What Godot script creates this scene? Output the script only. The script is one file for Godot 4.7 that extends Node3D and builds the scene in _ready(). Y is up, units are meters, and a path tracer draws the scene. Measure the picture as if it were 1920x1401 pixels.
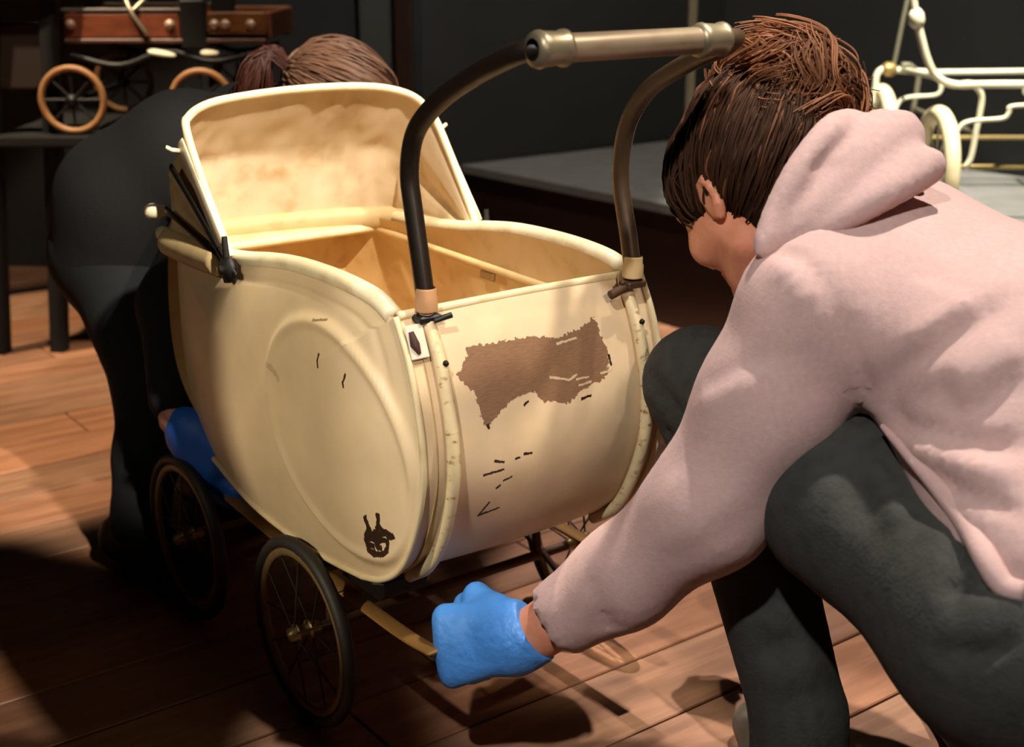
extends Node3D
# A museum gallery: two people in blue gloves lift a cream antique baby carriage; other antique carriages stand behind.
# Carriage frame: u runs across (near left corner = 0, right = 0.42), y up, v from the handle end to the hood end, all times K.

const K := 0.881
const CAM_H := 1.0382
const YAW := 0.63971
const CARRIAGE_AT := Vector3(-0.138, 0, -1.48)

# ---------------------------------------------------------------- mesh building
class Geo:
	var v := PackedVector3Array()
	var uv := PackedVector2Array()
	var idx := PackedInt32Array()
	func vert(p: Vector3, t := Vector2.ZERO) -> int:
		v.append(p); uv.append(t)
		return v.size() - 1
	func tri(a: int, b: int, c: int) -> void:   # counter-clockwise seen from outside
		idx.append(a); idx.append(c); idx.append(b)
	func flat(a: Vector3, b: Vector3, c: Vector3) -> void:
		tri(vert(a, Vector2(a.x, a.z)), vert(b, Vector2(b.x, b.z)), vert(c, Vector2(c.x, c.z)))
	func quad(a: Vector3, b: Vector3, c: Vector3, d: Vector3) -> void:
		var i := vert(a, Vector2(a.x, a.z)); var j := vert(b, Vector2(b.x, b.z)); var k := vert(c, Vector2(c.x, c.z)); var l := vert(d, Vector2(d.x, d.z))
		tri(i, j, k); tri(i, k, l)
	# rows of points; seen from outside rows run up and columns to the right
	func grid(rows: Array, uvs = null, flip := false) -> void:
		var h := rows.size(); var w: int = rows[0].size(); var base := v.size()
		for r in h:
			for c in w:
				vert(rows[r][c], uvs[r][c] if uvs else Vector2(float(c) / (w - 1), float(r) / (h - 1)))
		for r in h - 1:
			for c in w - 1:
				var a := base + r * w + c
				if flip:
					tri(a, a + w, a + 1); tri(a + 1, a + w, a + w + 1)
				else:
					tri(a, a + 1, a + w); tri(a + 1, a + w + 1, a + w)
	func tube(pts: Array, rad, n := 12, closed := false, squash := 1.0, up := Vector3.ZERO) -> void:
		var m := pts.size(); var base := v.size()
		var t0: Vector3 = (pts[1] - pts[0]).normalized()
		var nrm := up if up != Vector3.ZERO else t0.cross(Vector3(0.31, 0.87, 0.37)).normalized()
		for i in m:
			var a: Vector3 = pts[(i - 1 + m) % m] if closed or i > 0 else pts[0]
			var b: Vector3 = pts[(i + 1) % m] if closed or i < m - 1 else pts[m - 1]
			var t := (b - a).normalized()
			nrm = (nrm - t * nrm.dot(t)).normalized()
			var bin := t.cross(nrm)
			var r: float = rad[i] if rad is Array else rad
			for k in n:
				var ang := TAU * k / n
				vert(pts[i] + nrm * cos(ang) * r + bin * sin(ang) * r * squash, Vector2(float(k) / n, float(i) / m))
		var last := m if closed else m - 1
		for i in last:
			for k in n:
				var a := base + i * n + k; var b := base + i * n + (k + 1) % n
				var c := base + ((i + 1) % m) * n + k; var d := base + ((i + 1) % m) * n + (k + 1) % n
				tri(a, b, c); tri(b, d, c)
		if not closed:
			var s := vert(pts[0]); var e := vert(pts[m - 1])
			for k in n:
				tri(s, base + (k + 1) % n, base + k)
				tri(e, base + (m - 1) * n + k, base + (m - 1) * n + (k + 1) % n)
	func lathe(prof: Array, n := 24, at := Transform3D()) -> void:   # prof: Vector2(radius, height), from bottom up
		var base := v.size(); var m := prof.size()
		for i in m:
			for k in n:
				var a := TAU * k / n
				vert(at * Vector3(cos(a) * prof[i].x, prof[i].y, -sin(a) * prof[i].x), Vector2(float(k) / n, float(i) / m))
		for i in m - 1:
			for k in n:
				var a := base + i * n + k; var b := base + i * n + (k + 1) % n
				tri(a, b, a + n); tri(b, b + n, a + n)
	func box(s: Vector3, bev := 0.004, at := Transform3D()) -> void:
		var h := s / 2; bev = min(bev, min(h.x, min(h.y, h.z)) * 0.9)
		var ax := [Vector3.RIGHT, Vector3.UP, Vector3.BACK]
		for i in 3:
			for sg: float in [-1.0, 1.0]:
				var n: Vector3 = ax[i] * sg; var p: Vector3 = ax[(i + 1) % 3]; var q: Vector3 = ax[(i + 2) % 3]
				if sg < 0: q = -q
				var c := n * h[i]; var pe := p * (h[(i + 1) % 3] - bev); var qe := q * (h[(i + 2) % 3] - bev)
				quad(at * (c - pe - qe), at * (c + pe - qe), at * (c + pe + qe), at * (c - pe + qe))
		for i in 3:
			var j := (i + 1) % 3; var k := (i + 2) % 3
			for sj: float in [-1.0, 1.0]:
				for sk: float in [-1.0, 1.0]:
					var e: Vector3 = ax[i] * (h[i] - bev)
					var a: Vector3 = ax[j] * sj * h[j] + ax[k] * sk * (h[k] - bev)
					var b: Vector3 = ax[j] * sj * (h[j] - bev) + ax[k] * sk * h[k]
					if sj * sk > 0: quad(at * (a - e), at * (a + e), at * (b + e), at * (b - e)) if false else quad(at * (a - e), at * (b - e), at * (b + e), at * (a + e)) if false else fix(at * (a - e), at * (b - e), at * (b + e), at * (a + e), at.basis * (ax[j] * sj + ax[k] * sk))
					else: fix(at * (a - e), at * (b - e), at * (b + e), at * (a + e), at.basis * (ax[j] * sj + ax[k] * sk))
		for sx: float in [-1.0, 1.0]:
			for sy: float in [-1.0, 1.0]:
				for sz: float in [-1.0, 1.0]:
					var o := Vector3(sx, sy, sz); var g := o * h
					var a := g - Vector3(0, sy, sz) * bev; var b := g - Vector3(sx, 0, sz) * bev; var c := g - Vector3(sx, sy, 0) * bev
					if (b - a).cross(c - a).dot(o) > 0: flat(at * a, at * b, at * c)
					else: flat(at * a, at * c, at * b)
	func fix(a: Vector3, b: Vector3, c: Vector3, d: Vector3, out: Vector3) -> void:
		if (b - a).cross(c - a).dot(out) > 0: quad(a, b, c, d)
		else: quad(d, c, b, a)
	func slab(poly: Array, y0: float, y1: float) -> void:   # prism over a floor polygon of Vector2(x, z)
		var n := poly.size(); var area := 0.0
		for i in n:
			area += poly[i].x * poly[(i + 1) % n].y - poly[(i + 1) % n].x * poly[i].y
		if area > 0: poly = poly.duplicate(); poly.reverse()
		var ids := Geometry2D.triangulate_polygon(PackedVector2Array(poly))
		for i in range(0, ids.size(), 3):
			var a: Vector2 = poly[ids[i]]; var b: Vector2 = poly[ids[i + 1]]; var c: Vector2 = poly[ids[i + 2]]
			for yy: float in [y0, y1]:
				var p := Vector3(a.x, yy, a.y); var q := Vector3(b.x, yy, b.y); var r := Vector3(c.x, yy, c.y)
				if ((q - p).cross(r - p).y > 0) == (yy == y1): flat(p, q, r)
				else: flat(p, r, q)
		for i in n:
			var a: Vector2 = poly[i]; var b: Vector2 = poly[(i + 1) % n]
			quad(Vector3(a.x, y0, a.y), Vector3(b.x, y0, b.y), Vector3(b.x, y1, b.y), Vector3(a.x, y1, a.y))
	func add(o: Geo) -> void:
		var base := v.size()
		v.append_array(o.v); uv.append_array(o.uv)
		for i in o.idx: idx.append(i + base)
	func normals() -> PackedVector3Array:
		var n := PackedVector3Array(); n.resize(v.size())
		for i in range(0, idx.size(), 3):
			var a := idx[i]; var b := idx[i + 1]; var c := idx[i + 2]
			var f := (v[c] - v[a]).cross(v[b] - v[a])
			n[a] += f; n[b] += f; n[c] += f
		for i in n.size(): n[i] = n[i].normalized() if n[i].length_squared() > 0 else Vector3.UP
		return n
	func mesh() -> ArrayMesh:
		var arr := []; arr.resize(Mesh.ARRAY_MAX)
		arr[Mesh.ARRAY_VERTEX] = v; arr[Mesh.ARRAY_NORMAL] = normals(); arr[Mesh.ARRAY_TEX_UV] = uv; arr[Mesh.ARRAY_INDEX] = idx
		var m := ArrayMesh.new(); m.add_surface_from_arrays(Mesh.PRIMITIVE_TRIANGLES, arr)
		return m

# a distance field on a grid, joined with a smooth minimum and meshed as surface nets
class Field:
	var lo: Vector3
	var h: float
	var nx: int
	var ny: int
	var nz: int
	var f := PackedFloat32Array()
	func _init(a: Vector3, b: Vector3, cell: float) -> void:
		lo = a; h = cell
		nx = int((b.x - a.x) / h) + 1; ny = int((b.y - a.y) / h) + 1; nz = int((b.z - a.z) / h) + 1
		f.resize(nx * ny * nz); f.fill(10.0)
	# a tapered capsule; squash < 1 makes it thinner along n; cut carves it out
	func cap(a: Vector3, b: Vector3, ra: float, rb: float, k := 0.02, n := Vector3.ZERO, squash := 1.0, cut := false) -> void:
		var m: float = max(ra, rb) + k + h * 2.5
		var p0 := a.min(b) - Vector3(m, m, m) - lo; var p1 := a.max(b) + Vector3(m, m, m) - lo
		var x0: int = max(0, int(p0.x / h)); var x1: int = min(nx - 1, int(p1.x / h) + 1)
		var y0: int = max(0, int(p0.y / h)); var y1: int = min(ny - 1, int(p1.y / h) + 1)
		var z0: int = max(0, int(p0.z / h)); var z1: int = min(nz - 1, int(p1.z / h) + 1)
		var ba := b - a; var l2: float = max(ba.length_squared(), 1e-9); var dr := rb - ra
		var flatten := squash != 1.0; var q := 1.0 / squash - 1.0
		var limit: float = m + 0.02
		for z in range(z0, z1 + 1):
			for y in range(y0, y1 + 1):
				var row := (z * ny + y) * nx
				var p := lo + Vector3(x0, y, z) * h - a
				for x in range(x0, x1 + 1):
					var t := clampf(p.dot(ba) / l2, 0.0, 1.0)
					var w := p - ba * t
					if flatten: w += n * (w.dot(n) * q)
					var d := w.length() - ra - dr * t
					p.x += h
					if d < limit:
						var i := row + x; var o := f[i]
						if cut:
							d = -d
							var g := maxf(k - absf(o - d), 0.0)
							f[i] = maxf(o, d) + g * g / (4.0 * k)
						elif d - o < k:
							var g := k - absf(o - d)
							if g > 0.0: f[i] = minf(o, d) - g * g / (4.0 * k)
							else: f[i] = minf(o, d)
	func chain(pts: Array, rads: Array, k := 0.02, n := Vector3.ZERO, squash := 1.0) -> void:
		for i in pts.size() - 1: cap(pts[i], pts[i + 1], rads[i], rads[i + 1], k, n, squash)
	func at(p: Vector3) -> float:
		var q := (p - lo) / h
		return f[(clampi(roundi(q.z), 0, nz - 1) * ny + clampi(roundi(q.y), 0, ny - 1)) * nx + clampi(roundi(q.x), 0, nx - 1)]
	func surf(o: Vector3, d: Vector3, far := 0.3) -> Vector3:   # last point inside on the way out from o
		var t := 0.0
		while t < far and at(o + d * t) < 0.0: t += h * 0.5
		return o + d * t
	func geo(into: Geo = null) -> Geo:
		var g := into if into else Geo.new()
		var id := {}
		var sx := 1; var sy := nx; var sz := nx * ny
		for z in nz - 1:
			for y in ny - 1:
				var row := (z * ny + y) * nx
				for x in nx - 1:
					var i := row + x
					var a := f[i]; var b := f[i + 1]; var c := f[i + sy]; var d := f[i + sy + 1]
					var e := f[i + sz]; var q := f[i + sz + 1]; var r := f[i + sz + sy]; var s := f[i + sz + sy + 1]
					var inside := int(a < 0) + int(b < 0) + int(c < 0) + int(d < 0) + int(e < 0) + int(q < 0) + int(r < 0) + int(s < 0)
					if inside == 0 or inside == 8: continue
					var sum := Vector3.ZERO; var cnt := 0
					if (a < 0) != (b < 0): sum += Vector3(a / (a - b), 0, 0); cnt += 1
					if (c < 0) != (d < 0): sum += Vector3(c / (c - d), 1, 0); cnt += 1
					if (e < 0) != (q < 0): sum += Vector3(e / (e - q), 0, 1); cnt += 1
					if (r < 0) != (s < 0): sum += Vector3(r / (r - s), 1, 1); cnt += 1
					if (a < 0) != (c < 0): sum += Vector3(0, a / (a - c), 0); cnt += 1
					if (b < 0) != (d < 0): sum += Vector3(1, b / (b - d), 0); cnt += 1
					if (e < 0) != (r < 0): sum += Vector3(0, e / (e - r), 1); cnt += 1
					if (q < 0) != (s < 0): sum += Vector3(1, q / (q - s), 1); cnt += 1
					if (a < 0) != (e < 0): sum += Vector3(0, 0, a / (a - e)); cnt += 1
					if (b < 0) != (q < 0): sum += Vector3(1, 0, b / (b - q)); cnt += 1
					if (c < 0) != (r < 0): sum += Vector3(0, 1, c / (c - r)); cnt += 1
					if (d < 0) != (s < 0): sum += Vector3(1, 1, d / (d - s)); cnt += 1
					id[i] = g.vert(lo + (Vector3(x, y, z) + sum / cnt) * h)
		for i: int in id.keys():
			var a := f[i] < 0
			if id.has(i - sy) and id.has(i - sz) and id.has(i - sy - sz) and (f[i + 1] < 0) != a: face(g, id[i], id[i - sy], id[i - sy - sz], id[i - sz], a)
			if id.has(i - sx) and id.has(i - sz) and id.has(i - sx - sz) and (f[i + sy] < 0) != a: face(g, id[i], id[i - sz], id[i - sx - sz], id[i - sx], a)
			if id.has(i - sx) and id.has(i - sy) and id.has(i - sx - sy) and (f[i + sz] < 0) != a: face(g, id[i], id[i - sx], id[i - sx - sy], id[i - sy], a)
		return g
	func face(g: Geo, a: int, b: int, c: int, d: int, out: bool) -> void:
		if out: g.tri(a, b, c); g.tri(a, c, d)
		else: g.tri(c, b, a); g.tri(d, c, a)

# push vertices along their normals: creases are [points, width, depth], depth < 0 for a groove
func crease(g: Geo, list: Array) -> void:
	var n := g.normals()
	for c in list:
		var pts: Array = c[0]; var w: float = c[1]; var dep: float = c[2]
		var box := AABB(pts[0], Vector3.ZERO)
		for p: Vector3 in pts: box = box.expand(p)
		box = box.grow(w * 2.5)
		for i in g.v.size():
			var p := g.v[i]
			if not box.has_point(p): continue
			var best := 1e9; var along := 0.0
			for j in pts.size() - 1:
				var q := Geometry3D.get_closest_point_to_segment(p, pts[j], pts[j + 1])
				var dd := q.distance_squared_to(p)
				if dd < best:
					best = dd; along = (j + pts[j].distance_to(q) / max(pts[j].distance_to(pts[j + 1]), 1e-5)) / (pts.size() - 1)
			if best < w * w * 6.0:
				g.v[i] = p + n[i] * dep * exp(-best / (w * w)) * clampf(4.0 * min(along + 0.08, 1.08 - along), 0.0, 1.0)

func spline(p: Array, per := 8, closed := false) -> Array:
	var out := []; var n := p.size()
	for i in (n if closed else n - 1):
		var a: Vector3 = p[(i - 1 + n) % n] if closed or i > 0 else p[0] * 2 - p[1]
		var b: Vector3 = p[i]; var c: Vector3 = p[(i + 1) % n]
		var d: Vector3 = p[(i + 2) % n] if closed or i < n - 2 else p[n - 1] * 2 - p[n - 2]
		for k in per: out.append(b.cubic_interpolate(c, a, d, float(k) / per))
	if not closed: out.append(p[n - 1])
	return out

# ---------------------------------------------------------------- naming
var names := {}
func numbered(s: String) -> String:
	var n: int = names.get(s, -1) + 1
	names[s] = n
	return s if n == 0 else "%s_%03d" % [s, n]

func tag(o: Node3D, label: String, category: String, group := "", kind := "") -> Node3D:
	if label: o.set_meta("label", label)
	if category: o.set_meta("category", category)
	if group: o.set_meta("group", group)
	if kind: o.set_meta("kind", kind)
	return o

func thing(called: String, label: String, category: String, at := Vector3.ZERO, turn := 0.0, group := "") -> Node3D:
	var o := Node3D.new(); o.name = numbered(called); add_child(o)
	o.position = at; o.rotation.y = turn
	return tag(o, label, category, group)

func obj(called: String, g, m: Material, parent: Node = self, label := "") -> MeshInstance3D:
	var o := MeshInstance3D.new()
	o.name = numbered(called) if parent == self else called
	o.mesh = g.mesh() if g is Geo else g
	o.material_override = m
	parent.add_child(o, true)
	if label: o.set_meta("label", label)
	return o

# ---------------------------------------------------------------- materials
var tex := {}
func noise(key: String, freq: float, type := FastNoiseLite.TYPE_SIMPLEX_SMOOTH, oct := 4, ramp: Array = [], normal := false, size := 256, bump := 4.0) -> NoiseTexture2D:
	if tex.has(key): return tex[key]
	var t := NoiseTexture2D.new(); var n := FastNoiseLite.new()
	n.noise_type = type; n.frequency = freq; n.fractal_octaves = oct; n.seed = key.hash() % 1000
	t.noise = n; t.width = size; t.height = size; t.seamless = true
	if normal: t.as_normal_map = true; t.bump_strength = bump
	if ramp:
		var g := Gradient.new(); g.offsets = PackedFloat32Array(ramp.map(func(e): return e[0])); g.colors = PackedColorArray(ramp.map(func(e): return e[1]))
		t.color_ramp = g
	tex[key] = t
	return t

func mat(c: Color, rough := 0.6, metal := 0.0) -> StandardMaterial3D:
	var m := StandardMaterial3D.new()
	m.albedo_color = c; m.roughness = rough; m.metallic = metal
	return m

func grained(m: StandardMaterial3D, t: Texture2D, scale: Vector3, world := false, tri := true) -> StandardMaterial3D:
	m.albedo_texture = t; m.uv1_scale = scale
	if tri: m.uv1_triplanar = true; m.uv1_world_triplanar = world
	return m

func bumped(m: StandardMaterial3D, t: Texture2D, strength: float) -> StandardMaterial3D:
	m.normal_enabled = true; m.normal_texture = t; m.normal_scale = strength
	return m

# ---------------------------------------------------------------- scene
func _ready() -> void:
	# camera
	var cam := Camera3D.new(); cam.name = "camera"; add_child(cam)
	cam.position = Vector3(0, CAM_H, 0); cam.rotation.x = -deg_to_rad(17.692)
	var at := CameraAttributesPhysical.new()
	at.frustum_focal_length = 62.7; at.frustum_focus_distance = 1.68; at.exposure_aperture = 6.0
	cam.attributes = at
	cam.fov = 31.193; cam.near = 0.05; cam.far = 40.0; cam.current = true
	var we := WorldEnvironment.new(); we.name = "world_environment"
	var e := Environment.new(); e.background_mode = Environment.BG_COLOR; e.background_color = Color(0, 0, 0)
	e.tonemap_mode = Environment.TONE_MAPPER_LINEAR; e.tonemap_exposure = 1.0
	e.sdfgi_enabled = true; e.ssao_enabled = true; e.ssil_enabled = true
	we.environment = e; add_child(we)
	# unseen spotlights, each placed out of view for what it lights
	var warm := Color(1.0, 0.80, 0.56)
	spot(Vector3(0.95, 2.3, -1.35), Vector3(-0.55, 0.6, -1.72), 4.0, Color(1.0, 0.95, 0.88), 17.2, "unseen spotlight aimed at the cream carriage from the right")  # out of view, stands for the light from the right
	spot(Vector3(1.1, 3.2, 0.1), Vector3(-0.27, 0.84, -2.02), 24.0, Color(1.0, 0.95, 0.87), 6.3, "unseen spotlight aimed into the open hood of the cream carriage")  # unseen, placed to brighten the hood lining
	spot(Vector3(-0.75, 3.6, -2.7), Vector3(-0.14, 0.64, -1.78), 9.0, Color(1.0, 0.96, 0.88), 5.4, "unseen spotlight behind the open hood aimed at the rim of the cream carriage")  # unseen, set behind the hood to brighten the rim
	spot(Vector3(0.85, 1.9, 0.6), Vector3(-0.02, 0.60, -1.6), 3.2, Color(1.0, 0.93, 0.87), 4.5, "added fill spotlight aimed at the bare patch on the cream carriage")  # fill lamp added to brighten the near end panel
	spot(Vector3(-2.6, 1.9, 0.3), Vector3(-0.235, 0.435, -1.63), 6.4, Color(1.0, 0.95, 0.84), 4.7, "unseen spotlight aimed at the side panel of the cream carriage")  # out of view, kept narrow so it lights the left side
	spot(Vector3(-2.6, 2.3, 0.2), Vector3(-0.52, 0.60, -1.98), 1.0, Color(1.0, 0.95, 0.86), 6.4, "added fill spotlight aimed at the folded hood and the far wheel of the cream carriage")  # weak fill added for the hood side and the far glove
	spot(Vector3(-0.5, 2.6, 0.5), Vector3(0.34, 0.60, -1.45), 5.7, Color(1.0, 0.99, 0.98), 11.5, "unseen spotlight aimed at the near side of the pink hoodie")  # unseen, lights the sleeve and face from the camera side
	spot(Vector3(0.95, 4.2, -2.0), Vector3(0.50, 0.72, -1.40), 19.0, Color(1.0, 0.97, 0.93), 7.0, "unseen spotlight above the pink hoodie")  # unseen, lights the back and hair from above
	spot(Vector3(0.15, 4.2, -3.3), Vector3(0.50, 0.0, -2.08), 20.0, Color(1.0, 0.95, 0.92), 7.2, "unseen spotlight over the bare floorboards in front of the platform")  # out of view, gives the lit floor on the right
	spot(Vector3(-1.6, 3.3, -2.6), Vector3(-1.35, 0.0, -3.12), 15.0, Color(1.0, 0.9, 0.76), 17.0, "unseen spotlight over the bare floorboards beside the display stand")  # out of view, gives the lit floor on the left
	spot(Vector3(1.2, 3.3, -2.5), Vector3(1.15, 0.55, -3.55), 30.0, Color(1.0, 0.98, 0.92), 13.0, "unseen spotlight over the white carriage frame on the platform")  # unseen, brightens the frame and its tyres
	spot(Vector3(-0.6, 3.2, -2.4), Vector3(-1.0, 0.8, -3.5), 4.0, Color(1.0, 0.92, 0.8), 14.0, "unseen spotlight aimed at the wooden carriage on the display stand")  # unseen, a dim light for the wooden carriage
	spot(Vector3(0.1, 3.4, -2.9), Vector3(0.35, 0.5, -4.9), 4.5, Color(1.0, 0.97, 0.92), 26.0, "unseen spotlight washing the dark wall above the platform")  # unseen, lifts the back wall out of black
	room()
	carriage()
	kneeling_person()
	bending_person()
	white_frame()
	wooden_carriage()

func spot(p: Vector3, target: Vector3, energy: float, c: Color, angle: float, label: String) -> void:  # a lamp out of view; housing, lens and stem are assumed
	var t := thing("unseen_spotlight", label, "spotlight", p, 0.0, "unseen spotlights out of view")
	var d := (target - p).normalized()
	var b := Basis.looking_at(d, Vector3.RIGHT if absf(d.y) > 0.99 else Vector3.UP)
	var can := Geo.new(); var x := Transform3D(b * Basis(Vector3.RIGHT, PI / 2), Vector3.ZERO)
	can.lathe([Vector2(0.0, 0.135), Vector2(0.035, 0.13), Vector2(0.042, 0.11), Vector2(0.045, 0.0), Vector2(0.045, -0.02), Vector2(0.041, -0.02), Vector2(0.041, 0.004), Vector2(0.0, 0.004)].map(func(q): return Vector2(q.x, q.y)), 20, x)
	obj("housing", can, mat(Color(0.03, 0.03, 0.03), 0.5), t)
	var lens := Geo.new()
	lens.lathe([Vector2(0.0, -0.002), Vector2(0.03, 0.0), Vector2(0.038, 0.002)], 20, x)
	var lm := mat(Color(0.9, 0.9, 0.85), 0.3); lm.emission_enabled = true; lm.emission = c; lm.emission_energy_multiplier = 3.0
	obj("lens", lens, lm, t)
	var arm := Geo.new(); arm.tube([-d * 0.06, Vector3(0, 4.58 - p.y, 0) - d * 0.06], 0.008, 8)
	obj("stem", arm, mat(Color(0.03, 0.03, 0.03), 0.5), t)
	var l := SpotLight3D.new(); l.name = "lamp"
	t.add_child(l); l.transform = Transform3D(b, d * 0.03)
	l.light_color = c; l.light_energy = energy; l.spot_angle = angle; l.spot_angle_attenuation = 0.18; l.spot_range = 12.0; l.spot_attenuation = 2.0
	l.light_size = 0.045; l.shadow_enabled = true

# ---------------------------------------------------------------- the room
func structure(called: String, g, m: Material) -> MeshInstance3D:
	var o := obj(called, g, m); o.set_meta("kind", "structure")
	return o

func wall_box(a: Vector2, b: Vector2, thick: float, y0 := 0.0, y1 := 4.6) -> Geo:   # the wall's face runs from a to b, its body lies to the left of that way
	var d := (b - a).normalized(); var n := Vector2(d.y, -d.x) * thick
	var g := Geo.new(); g.slab([a, b, b + n, a + n], y0, y1)
	return g

func room() -> void:
	var wm := grained(mat(Color(0.21, 0.21, 0.205), 0.75), noise("plaster", 0.02, FastNoiseLite.TYPE_SIMPLEX_SMOOTH, 4, [[0.0, Color(0.86, 0.86, 0.86)], [1.0, Color(1, 1, 1)]]), Vector3(0.7, 0.7, 0.7), true)
	var c0 := Vector2(-0.17, -4.43); var c1 := Vector2(0.80, -5.22); var c2 := Vector2(3.6, -1.87)
	structure("wall_back", wall_box(Vector2(-0.3, -4.32), c1, 0.15), wm)
	structure("wall_right", wall_box(c1, c2, 0.15), wm)
	structure("wall_left_back", wall_box(Vector2(-4.2, -4.75), Vector2(-0.29, -4.30), 0.15), grained(mat(Color(0.19, 0.195, 0.2), 0.75), tex["plaster"], Vector3(0.7, 0.7, 0.7), true))
	structure("wall_right_side", wall_box(Vector2(3.55, -2.2), Vector2(3.55, 3.0), 0.15), wm)
	structure("wall_left", wall_box(Vector2(-4.1, 3.0), Vector2(-4.1, -4.9), 0.15), wm)
	structure("wall_front", wall_box(Vector2(3.7, 2.9), Vector2(-4.25, 2.9), 0.15), wm)
	var ce := Geo.new(); ce.slab([Vector2(-4.4, 3.2), Vector2(3.8, 3.2), Vector2(3.8, -5.6), Vector2(-4.4, -5.6)], 4.6, 4.75)
	structure("ceiling", ce, mat(Color(0.05, 0.05, 0.05), 0.9))
	# vertical trim and pale panel strip left of the platform
	var tr := Geo.new(); tr.box(Vector3(0.055, 4.6, 0.05), 0.006, Transform3D(Basis(Vector3.UP, -0.1), Vector3(-0.335, 2.3, -4.27)))
	structure("trim_1", tr, mat(Color(0.2, 0.12, 0.09), 0.5))
	var st := Geo.new(); st.box(Vector3(0.1, 4.6, 0.03), 0.006, Transform3D(Basis(Vector3.UP, -0.115), Vector3(-0.425, 2.3, -4.29)))
	structure("trim_2", st, mat(Color(0.30, 0.31, 0.30), 0.6))
	# floorboards, laid along the carriage's width
	var sub := Geo.new(); sub.slab([Vector2(-4.4, 3.2), Vector2(3.8, 3.2), Vector2(3.8, -5.6), Vector2(-4.4, -5.6)], -0.15, -0.022)
	var fl := structure("floor", sub, mat(Color(0.05, 0.03, 0.02), 0.8))
	var wood := noise("wood", 0.012, FastNoiseLite.TYPE_SIMPLEX_SMOOTH, 5, [[0.0, Color(0.80, 0.77, 0.75)], [0.45, Color(0.92, 0.91, 0.9)], [0.6, Color(1, 1, 1)], [1.0, Color(0.86, 0.84, 0.81)]], false, 512)
	var tones := [Color(0.62, 0.44, 0.33), Color(0.66, 0.46, 0.335), Color(0.59, 0.425, 0.325), Color(0.63, 0.435, 0.315), Color(0.60, 0.445, 0.345), Color(0.64, 0.465, 0.35)]
	var mats := []
	for i in tones.size():
		var m := mat(tones[i], 0.42)
		m.albedo_texture = wood; m.uv1_scale = Vector3(0.4, 3.5, 1); m.uv1_offset = Vector3(i * 0.37, i * 0.21, 0)
		m.roughness = 0.45; mats.append(m)
	var wide := 0.15; var rng := RandomNumberGenerator.new(); rng.seed = 5
	var shapes := {}
	var lens := [1.3, 1.7, 2.1]
	for n in lens.size():
		var g := Geo.new(); g.box(Vector3(lens[n] - 0.003, 0.022, wide - 0.004), 0.002); shapes[n] = g.mesh()
	var bas := Basis(Vector3.UP, YAW)
	for r in range(-10, 31):
		var x := -3.9 + rng.randf() * 0.8
		while x < 3.6:
			var n := rng.randi() % 3
			var ln: float = lens[n]
			var at := bas * Vector3(x + ln / 2, 0, -(r * wide)) + Vector3(CARRIAGE_AT.x, -0.011, CARRIAGE_AT.z)
			x += ln
			if at.x < -3.6 or at.x > 3.0 or at.z > 1.8 or at.z < -4.6: continue
			var o := obj("plank", shapes[n], mats[rng.randi() % mats.size()], fl)
			o.transform = Transform3D(bas, at + Vector3(0, -0.0012 * rng.randf(), 0))
	# display platform in the corner
	var pl := thing("display_platform", "low grey topped display platform with dark red brown front", "platform", Vector3(c0.x, 0, c0.y))
	var e0 := Vector2(0, 0); var e1 := c1 - c0 + Vector2(-0.01, 0.06); var e2 := e1 + Vector2(0.643, 0.77) * 2.75; var e3 := Vector2(0.643, 0.77) * 2.9
	var top := Geo.new(); top.slab([e0, e3, e2, e1], 0.325, 0.35)
	obj("top_board", top, grained(mat(Color(0.55, 0.54, 0.52), 0.6), tex["plaster"], Vector3(2, 2, 2), true), pl)
	var fr := Geo.new(); var inn := Vector2(0.012, -0.008)
	fr.slab([e0 + inn, e3 + inn, e2, e1], 0.0, 0.325)
	obj("front_board", fr, grained(mat(Color(0.20, 0.105, 0.08), 0.5), wood, Vector3(0.6, 3, 0.6), true), pl)
	# slender pale pole on the platform
	var pole := thing("pole", "slender pale metal pole standing on the platform behind the handle bar", "pole", Vector3(0.49, 0.35, -3.75))
	var g2 := Geo.new(); g2.lathe([Vector2(0, 0.0), Vector2(0.05, 0.0), Vector2(0.05, 0.006), Vector2(0.012, 0.012), Vector2(0.012, 0.02)], 20)
	obj("base", g2, mat(Color(0.5, 0.48, 0.42), 0.4, 0.6), pole)
	var g3 := Geo.new(); g3.tube([Vector3(0, 0.01, 0), Vector3(0, 1.5, 0)], 0.0125, 14)
	obj("shaft", g3, mat(Color(0.62, 0.58, 0.48), 0.45), pole)

# ---------------------------------------------------------------- the cream carriage
func q3(u: float, y: float, v: float) -> Vector3:
	return Vector3((u - 0.21) * K, y * K, -(v - 0.36) * K)

const NEAR := [Vector2(-0.012, 0.722), Vector2(-0.04, 0.67), Vector2(-0.06, 0.61), Vector2(-0.07, 0.55), Vector2(-0.066, 0.49), Vector2(-0.04, 0.415), Vector2(-0.005, 0.36), Vector2(0.045, 0.325), Vector2(0.1, 0.308)]
const BELLY := [Vector2(0.1, 0.308), Vector2(0.2, 0.297), Vector2(0.3, 0.292), Vector2(0.41, 0.295), Vector2(0.5, 0.308), Vector2(0.6, 0.335)]
const FAR := [Vector2(0.6, 0.335), Vector2(0.7, 0.375), Vector2(0.765, 0.43), Vector2(0.793, 0.5), Vector2(0.795, 0.58), Vector2(0.785, 0.65), Vector2(0.77, 0.70)]
const TOP := [Vector2(0.77, 0.70), Vector2(0.68, 0.70), Vector2(0.58, 0.702), Vector2(0.49, 0.708), Vector2(0.42, 0.716), Vector2(0.35, 0.727), Vector2(0.27, 0.736), Vector2(0.18, 0.739), Vector2(0.1, 0.737), Vector2(0.04, 0.730), Vector2(0.005, 0.716)]

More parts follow.
